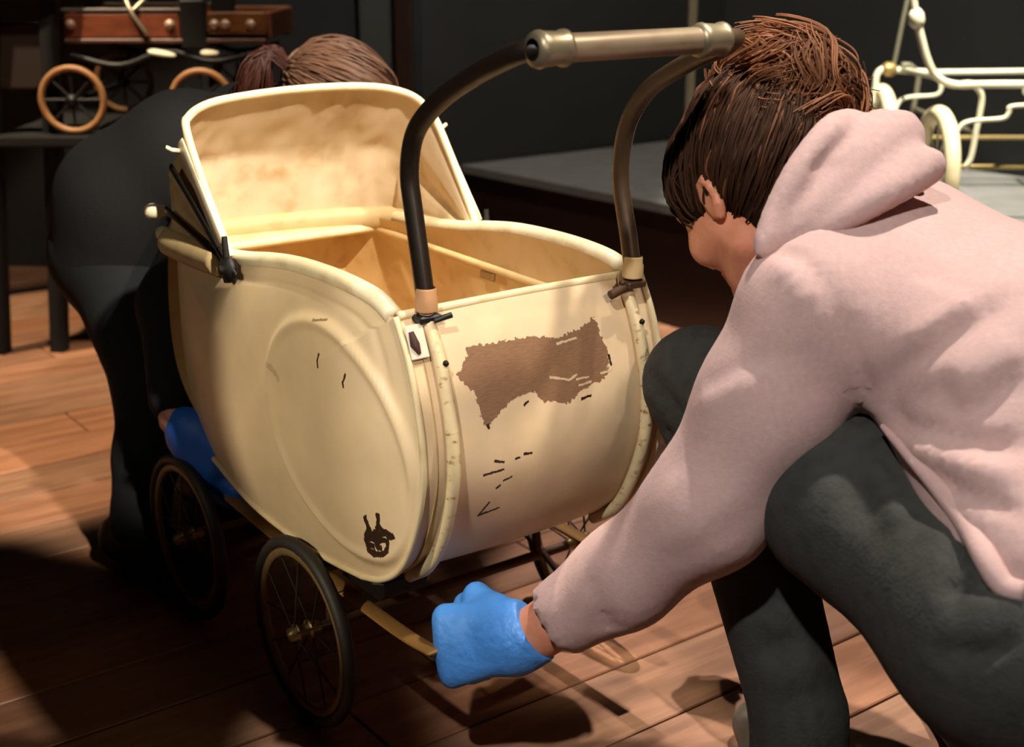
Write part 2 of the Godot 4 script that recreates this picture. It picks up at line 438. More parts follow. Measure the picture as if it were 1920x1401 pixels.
func smooth2(p: Array, per := 6) -> Array:
	return spline(p.map(func(e): return Vector3(e.x, e.y, 0)), per).map(func(e): return Vector2(e.x, e.y))

func side_panel(outer: Array, s: float, in_off: float, bead: bool) -> Geo:   # s = -1 left, 1 right
	var g := Geo.new(); var c := Vector2(0.345, 0.52); var rows := []; var uvs := []
	var loop := outer.duplicate(); loop.append(outer[0])
	# resample the outline evenly
	var pts := []
	for i in loop.size() - 1:
		for k in 2: pts.append(loop[i].lerp(loop[i + 1], k / 2.0))
	pts.append(loop[0])
	var rings := 56
	for r in rings + 1:
		var f := sin(float(r) / rings * PI / 2) ; f = f * 0.6 + float(r) / rings * 0.4
		var row := []; var uvr := []
		for p: Vector2 in pts:
			var a := c.lerp(p, f)
			var dome := 0.024 * (1.0 - pow(f, 2.6))
			dome -= 0.045 * pow(clampf((a.x - 0.5) / 0.32, 0, 1), 2.0)          # the far end rounds inwards
			if bead:
				var w := Vector2((a.x - 0.13 - 0.22 * (a.y - 0.515)) / 0.183, (a.y - 0.515) / 0.163)
				var q := (w.length() - 1.0) * 0.17
				var edge := smoothstep(0.0, 0.05, 1.0 - f)
				dome += (0.0065 * exp(-q * q / 0.00009) + 0.004 * smoothstep(0.012, -0.012, q)) * edge
				# pressed border line below the rim
				var t := (1.0 - f)
				dome -= 0.0025 * exp(-pow((t - 0.13) / 0.02, 2.0)) * smoothstep(0.6, 0.66, a.y)
			var u := (-dome + in_off) if s < 0 else (0.42 + dome - in_off)
			row.append(q3(u, a.y, a.x)); uvr.append(Vector2((a.x + 0.1) / 0.95, (0.76 - a.y) / 0.5))
		rows.append(row); uvs.append(uvr)
	g.grid(rows, uvs, s > 0)
	return g

func sweep_panel(prof: Array, u0: float, u1: float, off: float, n := 16, bow := 0.0) -> Geo:
	var g := Geo.new(); var rows := []; var uvs := []; var total := 0.0; var acc := [0.0]
	for i in prof.size() - 1:
		total += prof[i].distance_to(prof[i + 1]); acc.append(total)
	for i in prof.size():
		var a: Vector2 = prof[max(i - 1, 0)]; var b: Vector2 = prof[min(i + 1, prof.size() - 1)]
		var t := (b - a).normalized(); var nn := Vector2(-t.y, t.x)   # inward
		var row := []; var uvr := []
		for k in n + 1:
			var w := float(k) / n; var bulge := bow * (1.0 - pow(absf(2 * w - 1), 2.0))
			var p: Vector2 = prof[i] + nn * (-off + bulge)
			row.append(q3(lerpf(u0, u1, w), p.y, p.x)); uvr.append(Vector2(w, acc[i] / total))
		rows.append(row); uvs.append(uvr)
	g.grid(rows, uvs, true)
	return g

func paint(im: Image, pts: PackedVector2Array, c: Color, jag: float, rng: FastNoiseLite, alpha := 1.0) -> void:
	var lo := pts[0]; var hi := pts[0]
	for p in pts: lo = lo.min(p); hi = hi.max(p)
	for y in range(max(0, int(lo.y - jag - 2)), min(im.get_height(), int(hi.y + jag + 3))):
		for x in range(max(0, int(lo.x - jag - 2)), min(im.get_width(), int(hi.x + jag + 3))):
			var q := Vector2(x + jag * rng.get_noise_2d(x * 1.1, y * 1.1), y + jag * rng.get_noise_2d(x * 1.1 + 900, y * 1.1))
			if Geometry2D.is_point_in_polygon(q, pts):
				var k := 0.94 + 0.10 * rng.get_noise_2d(x * 0.5, y * 4.0)
				im.set_pixel(x, y, im.get_pixel(x, y).lerp(Color(c.r * k, c.g * k, c.b * k), alpha))

func stroke(im: Image, pts: Array, w: float, c: Color, rng: FastNoiseLite, alpha := 1.0) -> void:
	for i in pts.size() - 1:
		var a: Vector2 = pts[i]; var b: Vector2 = pts[i + 1]; var n := (b - a).orthogonal().normalized() * w / 2; var t := (b - a).normalized() * w * 0.3
		paint(im, PackedVector2Array([a - t + n, b + t + n * 0.8, b + t - n * 0.8, a - t - n]), c, w * 0.3, rng, alpha)

func cream_texture(w: int, h: int, spots: int, seed_: int) -> Image:
	var im := Image.create(w, h, false, Image.FORMAT_RGB8); var n := FastNoiseLite.new(); n.seed = seed_; n.frequency = 0.006; n.fractal_octaves = 5
	var base := Color(0.86, 0.755, 0.60)
	for y in h:
		for x in w:
			var k := 1.0 + 0.05 * n.get_noise_2d(x, y) 
			im.set_pixel(x, y, Color(base.r * k, base.g * k, base.b * (k - 0.03 * n.get_noise_2d(x * 2.0 + 500, y * 2.0))))
	return im

func carriage() -> void:
	var t := thing("baby_carriage", "cream painted antique baby carriage with open hood and flaking paint", "baby carriage", CARRIAGE_AT + Basis(Vector3.UP, YAW) * (-q3(0, 0, 0)), YAW)
	var rng := FastNoiseLite.new(); rng.seed = 3; rng.frequency = 0.05; rng.fractal_octaves = 3
	var bare := Color(0.56, 0.42, 0.31); var dark := Color(0.2, 0.13, 0.08)
	# painted board of the near end, with the bare patch
	var W := 840; var H := 1016
	var im := cream_texture(W, H, 0, 1); var sc := Vector2(W, H)
	var patch := PackedVector2Array()
	for p in [[0.219, 0.109], [0.3, 0.115], [0.403, 0.117], [0.513, 0.125], [0.571, 0.136], [0.622, 0.131], [0.664, 0.126], [0.719, 0.109], [0.739, 0.101], [0.753, 0.121], [0.753, 0.149], [0.763, 0.178], [0.771, 0.207], [0.771, 0.228], [0.756, 0.247], [0.768, 0.262], [0.734, 0.278], [0.678, 0.287], [0.624, 0.295], [0.595, 0.315], [0.564, 0.32], [0.519, 0.306], [0.469, 0.297], [0.444, 0.267], [0.394, 0.265], [0.343, 0.28], [0.301, 0.296], [0.264, 0.317], [0.249, 0.33], [0.235, 0.322], [0.224, 0.297], [0.218, 0.256], [0.21, 0.229], [0.178, 0.205], [0.169, 0.187], [0.158, 0.176], [0.18, 0.166], [0.195, 0.146], [0.209, 0.139], [0.209, 0.122]]:
		patch.append(Vector2(p[0], p[1]) * sc)
	paint(im, patch, bare, 9.0, rng)
	var cream := Color(0.86, 0.755, 0.60)
	for l in [[[0.511, 0.237], [0.589, 0.257], [0.623, 0.247]], [[0.621, 0.26], [0.671, 0.261]], [[0.564, 0.153], [0.647, 0.148]], [[0.627, 0.278], [0.68, 0.276]], [[0.727, 0.259], [0.776, 0.26]]]:
		stroke(im, l.map(func(e): return Vector2(e[0], e[1]) * sc), 7.0, cream, rng)
	for l in [[[0.231, 0.466], [0.309, 0.464]], [[0.271, 0.431], [0.306, 0.441]], [[0.355, 0.44], [0.37, 0.439]], [[0.389, 0.432], [0.419, 0.436]], [[0.316, 0.501], [0.346, 0.495]], [[0.243, 0.606], [0.275, 0.566]], [[0.243, 0.606], [0.323, 0.597]], [[0.394, 0.295], [0.411, 0.288]], [[0.632, 0.317], [0.674, 0.314]], [[0.774, 0.214], [0.777, 0.243]], [[0.293, 0.52], [0.304, 0.514]], [[0.245, 0.325], [0.25, 0.335]]]:
		stroke(im, l.map(func(e): return Vector2(e[0], e[1]) * sc), 8.0, dark, rng)
	var front_m := mat(Color.WHITE, 0.38); front_m.albedo_texture = ImageTexture.create_from_image(im)
	# side with the carved mark
	var W2 := 1140; var H2 := 600; var im2 := cream_texture(W2, H2, 0, 2)
	var side_px := func(e): return Vector2((e[0] + 0.1) / 0.95 * W2, (0.76 - e[1]) / 0.5 * H2)
	for l in [[[0.059, 0.419], [0.054, 0.408], [0.048, 0.4]], [[0.028, 0.433], [0.03, 0.42], [0.035, 0.406]], [[0.032, 0.417], [0.018, 0.412], [-0.003, 0.412], [0.011, 0.404]], [[0.055, 0.399], [0.064, 0.383], [0.059, 0.372], [0.046, 0.369], [0.026, 0.374], [0.012, 0.385], [0.011, 0.398], [0.024, 0.398], [0.039, 0.388], [0.036, 0.382], [0.028, 0.384]], [[0.052, 0.397], [0.035, 0.403], [0.018, 0.409]], [[0.058, 0.39], [0.044, 0.39], [0.027, 0.401]], [[0.056, 0.38], [0.045, 0.379]]]:
		stroke(im2, l.map(side_px), 12.0, dark, rng)
	for l in [[[0.16, 0.635], [0.164, 0.625], [0.163, 0.615]], [[0.092, 0.621], [0.099, 0.609], [0.098, 0.602]]]:
		stroke(im2, l.map(side_px), 5.0, dark, rng)
	stroke(im2, [side_px.call([0.177, 0.68]), side_px.call([0.147, 0.686])], 4.0, Color(0.45, 0.36, 0.22), rng, 0.7)
	stroke(im2, [side_px.call([0.313, 0.587]), side_px.call([0.282, 0.569])], 14.0, Color(0.62, 0.5, 0.33), rng, 0.35)
	var side_m := mat(Color.WHITE, 0.42); side_m.albedo_texture = ImageTexture.create_from_image(im2)
	var mott := noise("mottle", 0.012, FastNoiseLite.TYPE_SIMPLEX_SMOOTH, 5, [[0.0, Color(0.88, 0.84, 0.77)], [0.4, Color(0.97, 0.96, 0.94)], [1.0, Color(1, 1, 1)]])
	var cm := grained(mat(Color(0.89, 0.81, 0.64), 0.4), mott, Vector3(6, 6, 6))
	var lining_m := grained(mat(Color(0.81, 0.68, 0.47), 0.6), mott, Vector3(5, 5, 5))
	var black := mat(Color(0.05, 0.035, 0.025), 0.5)
	var brass := mat(Color(0.62, 0.52, 0.34), 0.4, 0.7)
	var rust := mat(Color(0.30, 0.19, 0.11), 0.65, 0.3)

	var near := smooth2(NEAR); var belly := smooth2(BELLY); var far := smooth2(FAR); var top := smooth2(TOP)
	var outline := near.slice(0, -1) + belly.slice(0, -1) + far.slice(0, -1) + top.slice(0, -1)
	for s: float in [-1.0, 1.0]:
		obj("side_panel", side_panel(outline, s, 0.0, true), side_m, t)
		obj("side_lining", side_panel(outline, s, 0.022, false), lining_m, t)
	obj("end_panel", sweep_panel(near, 0.0, 0.42, -0.004, 20, -0.006), front_m, t, "cream end panel with a bare brown patch")
	obj("end_lining", sweep_panel(near, 0.01, 0.41, -0.022), lining_m, t)
	obj("bottom_panel", sweep_panel(belly, 0.0, 0.42, -0.003), cm, t)
	obj("bottom_lining", sweep_panel(belly, 0.01, 0.41, -0.022), lining_m, t)
	obj("back_panel", sweep_panel(far, 0.02, 0.40, -0.003), cm, t)
	obj("back_lining", sweep_panel(far, 0.01, 0.41, -0.022), lining_m, t)
	# rims: a rounded roll along each side, thin edges across the ends
	for s: float in [0.0, 0.42]:
		var p := [Vector2(-0.014, 0.708)] + [Vector2(0.0, 0.715)] + top.duplicate().slice(0, -3)
		var path := []
		var rev := top.duplicate(); rev.reverse()
		for q: Vector2 in rev: path.append(q3(s + (0.007 if s == 0.0 else -0.007), q.y + 0.002, q.x))
		var g := Geo.new(); g.tube(path, 0.0115, 14)
		obj("rim", g, grained(mat(Color(0.93, 0.87, 0.73), 0.35), mott, Vector3(6, 6, 6)), t)
		# piping that follows the panel's front edge down to the bottom
		var edge := []
		for q: Vector2 in near + belly: edge.append(q3(s + (-0.001 if s == 0.0 else 0.001), q.y, q.x))
		var ge := Geo.new(); ge.tube(edge, 0.0042, 8)
		obj("edge_bead", ge, cm, t)
	var ne := Geo.new(); ne.tube([q3(0.005, 0.722, -0.008), q3(0.21, 0.724, -0.009), q3(0.415, 0.722, -0.008)], 0.0055, 10)
	obj("end_rim", ne, cm, t)
	var sh := Geo.new(); sh.box(Vector3(0.385 * K, 0.016 * K, 0.075 * K), 0.005, Transform3D(Basis(Vector3.RIGHT, 0.12), q3(0.21, 0.682, 0.722)))
	obj("back_ledge", sh, cm, t)
	var sh2 := Geo.new(); sh2.tube([q3(0.02, 0.697, 0.777), q3(0.4, 0.697, 0.777)], 0.009, 10)
	obj("back_rim", sh2, cm, t)
	var board := Geo.new(); board.box(Vector3(0.375 * K, 0.012, 0.72 * K), 0.003, Transform3D(Basis(), q3(0.21, 0.42, 0.355)))
	obj("seat_board", board, lining_m, t)
	var bat := Geo.new(); bat.tube([q3(0.394, 0.675, 0.68), q3(0.392, 0.67, 0.4), q3(0.392, 0.665, 0.1)], 0.006, 8)
	obj("inner_batten", bat, lining_m, t)
	var lat := Geo.new(); lat.box(Vector3(0.006, 0.012, 0.035), 0.002, Transform3D(Basis(), q3(0.39, 0.655, 0.33)))
	obj("latch_plate", lat, mat(Color(0.55, 0.42, 0.25), 0.5, 0.4), t)
	# small plate on the near left corner
	for s: float in [-1.0]:
		var cu := 0.015 if s < 0 else 0.405
		var cp := Geo.new(); cp.box(Vector3(0.024, 0.04, 0.003), 0.001, Transform3D(Basis(Vector3.RIGHT, -0.4), q3(cu, 0.692, -0.0365)))
		obj("corner_plate", cp, mat(Color(0.86, 0.81, 0.72), 0.4), t, "pale grey white corner plate")
		var hole := Geo.new(); hole.tube([q3(cu - 0.007, 0.706, -0.034), q3(cu - 0.006, 0.690, -0.041), q3(cu - 0.002, 0.678, -0.046)], [0.003, 0.006, 0.002], 8)
		obj("worn_spot", hole, mat(Color(0.25, 0.14, 0.09), 0.7), t)
	# ---- hood
	var hood := Node3D.new(); hood.name = "hood"; t.add_child(hood)
	var arch := []   # (u, r)
	for p in [[-0.004, 0.015], [-0.006, 0.09], [-0.006, 0.17], [-0.002, 0.245], [0.01, 0.272], [0.05, 0.292], [0.12, 0.302], [0.21, 0.307], [0.3, 0.305], [0.36, 0.296], [0.403, 0.275], [0.422, 0.235], [0.426, 0.17], [0.426, 0.09], [0.424, 0.015]]: arch.append(Vector2(p[0], p[1]))
	arch = smooth2(arch, 5)
	var hp := func(a: Vector2, ang: float, grow: float) -> Vector3:
		var w := clampf(a.x / 0.42, 0, 1); var piv := lerpf(0.455, 0.398, w)
		var u := a.x + grow * (w * 2 - 1) if absf(w - 0.5) > 0.49 else a.x
		var aa := ang + lerpf(0.0, 0.04, w) * ang / 0.9
		return q3(u, 0.703 + (a.y + grow) * sin(aa), piv + (a.y + grow) * cos(aa))
	var cloth := FastNoiseLite.new(); cloth.seed = 9; cloth.frequency = 9.0; cloth.fractal_octaves = 2
	for skin in 2:
		var rows := []; var g := Geo.new()
		for i in 29:
			var f := i / 28.0; var ang := lerpf(0.90, -0.02, f); var row := []
			for a: Vector2 in arch:
				var sag: float = -0.008 * absf(sin(f * PI * 2)) + 0.007 * cloth.get_noise_2d(a.x * 2.6, f * 0.25 + 5.0) * sin(f * PI)
				row.append(hp.call(a, ang, sag + (0.006 if skin else 0.0)))
			rows.append(row)
		g.grid(rows, null, skin == 0)
		obj("outer_cloth" if skin else "lining", g, grained(mat(Color(0.80, 0.70, 0.52), 0.6), mott, Vector3(5, 5, 5)) if skin else grained(mat(Color(0.87, 0.795, 0.68), 0.7), noise("stain", 0.008, FastNoiseLite.TYPE_SIMPLEX_SMOOTH, 4, [[0.0, Color(0.78, 0.69, 0.56)], [0.3, Color(0.94, 0.92, 0.88)], [1.0, Color(1, 1, 1)]]), Vector3(4, 4, 4)), hood)
	var rim := []
	for a: Vector2 in arch: rim.append(hp.call(a, 0.905, 0.002))
	var gr := Geo.new(); gr.tube(rim, 0.0062, 10)
	obj("rim_binding", gr, grained(mat(Color(0.93, 0.86, 0.72), 0.4), mott, Vector3(6, 6, 6)), hood)
	var fr := []
	for a: Vector2 in arch.slice(2, -2): fr.append(hp.call(a, -0.02, 0.004))
	var gf := Geo.new(); gf.tube(fr, 0.017, 12, false, 1.25)
	obj("fold_roll", gf, grained(mat(Color(0.78, 0.68, 0.5), 0.6), mott, Vector3(5, 5, 5)), hood)
	# pale band folded outwards on the side edges, struts, knobs, hinges
	for s: float in [-1.0, 1.0]:
		var uu := -0.014 if s < 0 else 0.434
		var band := Geo.new(); var bp := []
		for r: float in [0.03, 0.09, 0.15, 0.2, 0.235]: bp.append(hp.call(Vector2(uu, r), 0.84, 0.0))
		band.tube(spline(bp, 4), 0.012, 10, false, 0.25, Vector3(0, 0.6, -0.8))
		obj("side_band", band, grained(mat(Color(0.92, 0.86, 0.74), 0.4), mott, Vector3(6, 6, 6)), hood)
		for k in 2:
			var st := Geo.new(); var sp := []
			for r: float in [-0.03, 0.03, 0.1, 0.17, 0.235]: sp.append(hp.call(Vector2(uu + s * 0.004, r), 0.60 - 0.36 * k + 0.10 * (0.235 - r) * 2, 0.0))
			st.tube(spline(sp, 4), 0.006, 10, false, 0.45, Vector3(0, 0.6, -0.8))
			obj("strut", st, black, hood)
		var kn := Geo.new(); var kp: Vector3 = hp.call(Vector2(uu, 0.275), 0.17, 0.0)
		kn.tube(spline([kp + Vector3(0.012 * -s, 0, 0), kp + Vector3(0.006 * s, 0, 0), kp + Vector3(0.02 * s, 0.004, 0)], 3), [0.008, 0.009, 0.011, 0.0125, 0.012, 0.011, 0.007], 12)
		obj("knob", kn, mat(Color(0.93, 0.88, 0.74), 0.35), hood)
		var nb := Geo.new(); var np: Vector3 = hp.call(Vector2(uu, 0.225), 0.80, 0.0)
		nb.tube([np, np + Vector3(0.014 * s, 0.003, 0.0), np + Vector3(0.022 * s, 0.008, 0.0)], [0.004, 0.0035, 0.003], 8)
		obj("hook", nb, mat(Color(0.9, 0.84, 0.7), 0.4), hood)
		var hi := Geo.new(); var hc := q3(uu + s * 0.004, 0.70, 0.455 if s < 0 else 0.395)
		hi.lathe([Vector2(0, -0.006), Vector2(0.016, -0.006), Vector2(0.018, -0.003), Vector2(0.018, 0.004), Vector2(0.007, 0.006), Vector2(0.006, 0.012), Vector2(0, 0.013)], 16, Transform3D(Basis(Vector3.BACK, -s * PI / 2), hc))
		obj("hinge", hi, mat(Color(0.045, 0.03, 0.02), 0.6), t)
		var hb := Geo.new(); hb.tube([hc + Vector3(0, 0.045, -0.004), hc, hc + Vector3(0, -0.018, 0.0)], [0.004, 0.0055, 0.007], 8)
		obj("hinge_arm", hb, mat(Color(0.06, 0.04, 0.025), 0.6), t)
	# ---- handle
	var curves := [
		[Vector2(-0.022, 0.735), Vector2(-0.011, 0.787), Vector2(0.004, 0.854), Vector2(0.012, 0.901), Vector2(0.0, 0.948), Vector2(-0.031, 0.98), Vector2(-0.08, 1.01), Vector2(-0.137, 1.036), Vector2(-0.185, 1.054)],
		[Vector2(-0.042, 0.735), Vector2(-0.030, 0.787), Vector2(-0.012, 0.854), Vector2(-0.012, 0.901), Vector2(-0.027, 0.951), Vector2(-0.063, 0.992), Vector2(-0.11, 1.02), Vector2(-0.165, 1.044), Vector2(-0.2, 1.056)]]
	for s: float in [0.0, 1.0]:
		var pu := 0.04 if s == 0.0 else 0.38; var sg := 1.0 if s == 0.0 else -1.0
		var path := []; var sh_v := 0.008 if s == 0.0 else -0.012
		for q: Vector2 in curves[int(s)]: path.append(q3(pu, q.y, q.x))
		path.append(q3(pu + sg * 0.006, 1.068, -0.225)); path.append(q3(pu + sg * 0.03, 1.071, -0.247)); path.append(q3(pu + sg * 0.06, 1.071, -0.25))
		var g := Geo.new(); g.tube(spline(path, 6), 0.0112, 14)
		obj("handle_post", g, grained(mat(Color(0.15, 0.11, 0.08) if s == 0.0 else Color(0.30, 0.23, 0.16), 0.38, 0.25), mott, Vector3(9, 9, 9)), t)  # right post coloured paler, its stronger lighting put into the colour
		# lower tube down the end panel
		var low := [q3(pu, 0.742, -0.03 + sh_v)]
		for q: Vector2 in NEAR.slice(0, 8): low.append(q3(pu, q.y - 0.002, q.x - 0.010))
		var gl := Geo.new(); gl.tube(spline(low, 5), 0.0082, 12)
		obj("lower_tube", gl, grained(mat(Color(0.89, 0.81, 0.64), 0.45), noise("chips", 0.03, FastNoiseLite.TYPE_SIMPLEX_SMOOTH, 4, [[0.0, Color(0.38, 0.26, 0.17)], [0.17, Color(0.6, 0.46, 0.34)], [0.24, Color(0.96, 0.94, 0.9)], [1.0, Color(1, 1, 1)]]), Vector3(7, 7, 7)), t)
		var cl := Geo.new(); cl.lathe([Vector2(0.0115, -0.010), Vector2(0.0135, -0.008), Vector2(0.0135, 0.006), Vector2(0.0122, 0.009), Vector2(0.0122, 0.016), Vector2(0.0112, 0.018)], 16, Transform3D(Basis(), q3(pu, 0.737, -0.03 + sh_v)))
		obj("ferrule", cl, mat(Color(0.80, 0.60, 0.42) if s == 0.0 else Color(0.85, 0.73, 0.52), 0.5, 0.1), t)
		var bk := Geo.new(); bk.box(Vector3(0.03, 0.009, 0.022), 0.002, Transform3D(Basis(), q3(pu, 0.717, -0.03 + sh_v)))
		bk.tube([q3(pu, 0.717, -0.04), q3(pu + 0.024 * (1 if s == 0.0 else -1), 0.722, -0.045)], 0.0035, 8)
		if s == 1.0: bk.tube(spline([q3(pu, 0.717, -0.04), q3(pu - 0.03, 0.711, -0.046), q3(pu - 0.045, 0.707, -0.046)], 3), 0.006, 8)
		obj("clamp", bk, rust if s == 1.0 else black, t)
		var sc2 := Geo.new(); sc2.lathe([Vector2(0.0, 0.0), Vector2(0.004, 0.0), Vector2(0.003, 0.003), Vector2(0, 0.004)], 10, Transform3D(Basis(Vector3.RIGHT, PI / 2), q3(pu + 0.002, 0.664, -0.0475 - 0.014)))
		obj("screw", sc2, mat(Color(0.12, 0.08, 0.05), 0.5, 0.5), t)
	var gp := Geo.new(); gp.lathe([Vector2(0, 0), Vector2(0.0135, 0.0), Vector2(0.0142, 0.01), Vector2(0.0142, 0.19), Vector2(0.0135, 0.2), Vector2(0, 0.2)], 20, Transform3D(Basis(Vector3.BACK, -PI / 2), q3(0.0765, 1.071, -0.25)))
	obj("grip", gp, grained(mat(Color(0.56, 0.49, 0.40), 0.35, 0.4), mott, Vector3(9, 9, 9)), t)
	for cu: float in [0.062, 0.308]:
		var co := Geo.new(); co.lathe([Vector2(0.011, -0.022), Vector2(0.017, -0.02), Vector2(0.019, -0.014), Vector2(0.0175, -0.008), Vector2(0.0165, 0.01), Vector2(0.0185, 0.014), Vector2(0.0185, 0.018), Vector2(0.012, 0.02)], 20, Transform3D(Basis(Vector3.BACK, -PI / 2), q3(cu, 1.071, -0.25)))
		obj("grip_collar", co, mat(Color(0.52, 0.47, 0.37), 0.4, 0.6), t)
	# ---- undercarriage
	var strap := mat(Color(0.62, 0.45, 0.24), 0.45, 0.3)
	for ru: float in [0.03, 0.445]:
		var g := Geo.new()
		g.tube(spline([q3(ru, 0.285, 0.80), q3(ru, 0.262, 0.72), q3(ru, 0.245, 0.5), q3(ru, 0.236, 0.29), q3(ru, 0.231, 0.12), q3(ru, 0.232, 0.02), q3(ru, 0.239, -0.045)], 6), 0.0125, 10, false, 0.32, Vector3.RIGHT)
		obj("spring_rail", g, strap, t)
		for av: float in [0.26, 0.70]:
			var h := Geo.new(); h.tube([q3(ru, 0.232, av + 0.008), q3(ru, 0.19, av + 0.004), q3(ru, 0.155, av)], 0.007, 8)
			obj("hanger", h, rust, t)
			var bl := Geo.new(); bl.tube(spline([q3(ru, 0.245, av + 0.05), q3(ru + (0.05 if ru < 0.2 else -0.05), 0.275, av + 0.03), q3(ru + (0.09 if ru < 0.2 else -0.09), 0.305, av)], 4), 0.006, 8)
			obj("body_stay", bl, rust, t)
	for av: float in [0.26, 0.70]:
		var g := Geo.new(); g.tube([q3(-0.04, 0.155, av), q3(0.565, 0.155, av)], 0.0075, 10)
		obj("axle", g, rust, t)
		var cr := Geo.new(); cr.box(Vector3(0.42 * K, 0.01, 0.02), 0.002, Transform3D(Basis(), q3(0.225, 0.243, av + 0.02)))
		obj("cross_bar", cr, rust, t)
	var br := Geo.new(); br.box(Vector3(0.09, 0.04, 0.10), 0.012, Transform3D(Basis(), q3(0.075, 0.272, 0.16)))
	obj("mounting_block", br, black, t)
	var diag := Geo.new(); diag.tube([q3(0.445, 0.232, 0.42), q3(0.455, 0.16, 0.26)], 0.006, 8); diag.tube([q3(0.455, 0.16, 0.26), q3(0.475, 0.10, 0.2)], 0.005, 8)
	obj("brace", diag, rust, t)
	var tire := mat(Color(0.17, 0.15, 0.13), 0.6); var rimm := grained(mat(Color(0.50, 0.40, 0.26), 0.5, 0.2), mott, Vector3(9, 9, 9)); var spk := mat(Color(0.20, 0.16, 0.10), 0.5, 0.4)
	var first: Node3D = null
	for wc in [[-0.02, 0.26, -1.0], [-0.02, 0.70, -1.0], [0.54, 0.26, 1.0], [0.54, 0.70, 1.0]]:
		var w: Node3D
		if first == null:
			w = Node3D.new(); w.name = "wheel"; t.add_child(w); first = w
			var ring := []; var ring2 := []
			for i in 48:
				var a := TAU * i / 48
				ring.append(Vector3(0, cos(a), sin(a)) * (0.1555 * K - 0.0095)); ring2.append(Vector3(0, cos(a), sin(a)) * (0.1555 * K - 0.021))
			var g := Geo.new(); g.tube(ring, 0.0095, 12, true); obj("tire", g, tire, w)
			var g2 := Geo.new(); g2.tube(ring2, 0.0058, 10, true, 1.5); obj("wheel_rim", g2, rimm, w)
			for i in 12:
				var a := TAU * i / 12; var d := Vector3(0, cos(a), sin(a)); var sd := Vector3(0.012 * (1 if i % 2 else -1), 0, 0)
				var sg := Geo.new(); sg.tube([d * 0.010 + sd, d * (0.1555 * K - 0.022)], 0.0016, 6); obj("spoke", sg, spk, w)
			var hg := Geo.new(); hg.lathe([Vector2(0, -0.026), Vector2(0.008, -0.026), Vector2(0.010, -0.018), Vector2(0.0105, -0.012), Vector2(0.014, -0.011), Vector2(0.014, -0.008), Vector2(0.009, -0.006), Vector2(0.009, 0.006), Vector2(0.014, 0.008), Vector2(0.014, 0.011), Vector2(0.0105, 0.012), Vector2(0.010, 0.02), Vector2(0, 0.024)], 16, Transform3D(Basis(Vector3.BACK, PI / 2), Vector3.ZERO))
			obj("hub", hg, brass, w)
		else:
			w = first.duplicate(); t.add_child(w, true)
		w.position = q3(wc[0], 0.1555, wc[1])
		if wc[2] > 0: w.rotation.y = PI

# ---------------------------------------------------------------- people
func head_field(f: Field, c: Vector3, F: Vector3, U: Vector3, L: Vector3, full := true) -> void:
	f.cap(c + F * 0.012 + U * 0.035, c - F * 0.025 + U * 0.03, 0.078, 0.078, 0.02)
	f.cap(c + F * 0.028 + U * 0.02, c + F * 0.03 - U * 0.04, 0.066, 0.05, 0.03)          # face
	f.cap(c + F * 0.045 - U * 0.085, c + F * 0.056 - U * 0.095, 0.034, 0.022, 0.03)       # chin
	for s: float in [-1.0, 1.0]:
		f.cap(c + L * s * 0.055 - F * 0.0 - U * 0.055, c + L * s * 0.022 + F * 0.055 - U * 0.095, 0.02, 0.018, 0.03)   # jaw
		f.cap(c + L * s * 0.045 + F * 0.058 - U * 0.025, c + L * s * 0.05 + F * 0.02 - U * 0.02, 0.026, 0.024, 0.02)       # cheek
		f.cap(c + L * s * 0.03 + F * 0.082 + U * 0.012, c + L * s * 0.03 + F * 0.082 + U * 0.011, 0.017, 0.017, 0.008, Vector3.ZERO, 1.0, true)  # socket
		f.cap(c + L * s * 0.03 + F * 0.069 + U * 0.009, c + L * s * 0.031 + F * 0.069 + U * 0.009, 0.0125, 0.0125, 0.004)  # eyeball with lid
		f.cap(c + L * s * 0.016 + F * 0.086 + U * 0.03, c + L * s * 0.05 + F * 0.072 + U * 0.028, 0.009, 0.008, 0.012)   # brow
		# ear: a rim round a hollow, and a lobe
		var e := c + L * s * 0.074 - F * 0.008 + U * 0.0
		var rim := [Vector3(0.012, -0.012, 0), Vector3(0.015, 0.012, 0.004), Vector3(0.006, 0.03, 0.009), Vector3(-0.012, 0.032, 0.013), Vector3(-0.02, 0.012, 0.014), Vector3(-0.014, -0.012, 0.010), Vector3(-0.002, -0.026, 0.005)]
		var pts := rim.map(func(q): return e + (F * q.x + U * q.y) * 0.74 + L * s * q.z * 0.85)
		f.cap(e + U * 0.012 + L * s * 0.002, e - U * 0.010 + L * s * 0.004, 0.016, 0.012, 0.008, L, 0.5)
		f.chain(pts, [0.0042, 0.0042, 0.0046, 0.005, 0.005, 0.0048, 0.0056], 0.006)
		f.cap(e + L * s * 0.012 + U * 0.004, e + L * s * 0.012 - U * 0.006 + F * 0.002, 0.003, 0.003, 0.003, Vector3.ZERO, 1.0, true)
	f.cap(c + F * 0.088 + U * 0.018, c + F * 0.112 - U * 0.022, 0.008, 0.011, 0.012)      # nose
	f.cap(c + F * 0.085 - U * 0.054, c + F * 0.086 - U * 0.055, 0.016, 0.012, 0.014)
	for s: float in [-1.0, 1.0]:
		f.cap(c + F * 0.097 - U * 0.05, c + L * s * 0.02 + F * 0.086 - U * 0.052, 0.006, 0.003, 0.005)   # lips
		f.cap(c + F * 0.095 - U * 0.061, c + L * s * 0.018 + F * 0.085 - U * 0.057, 0.007, 0.003, 0.005)

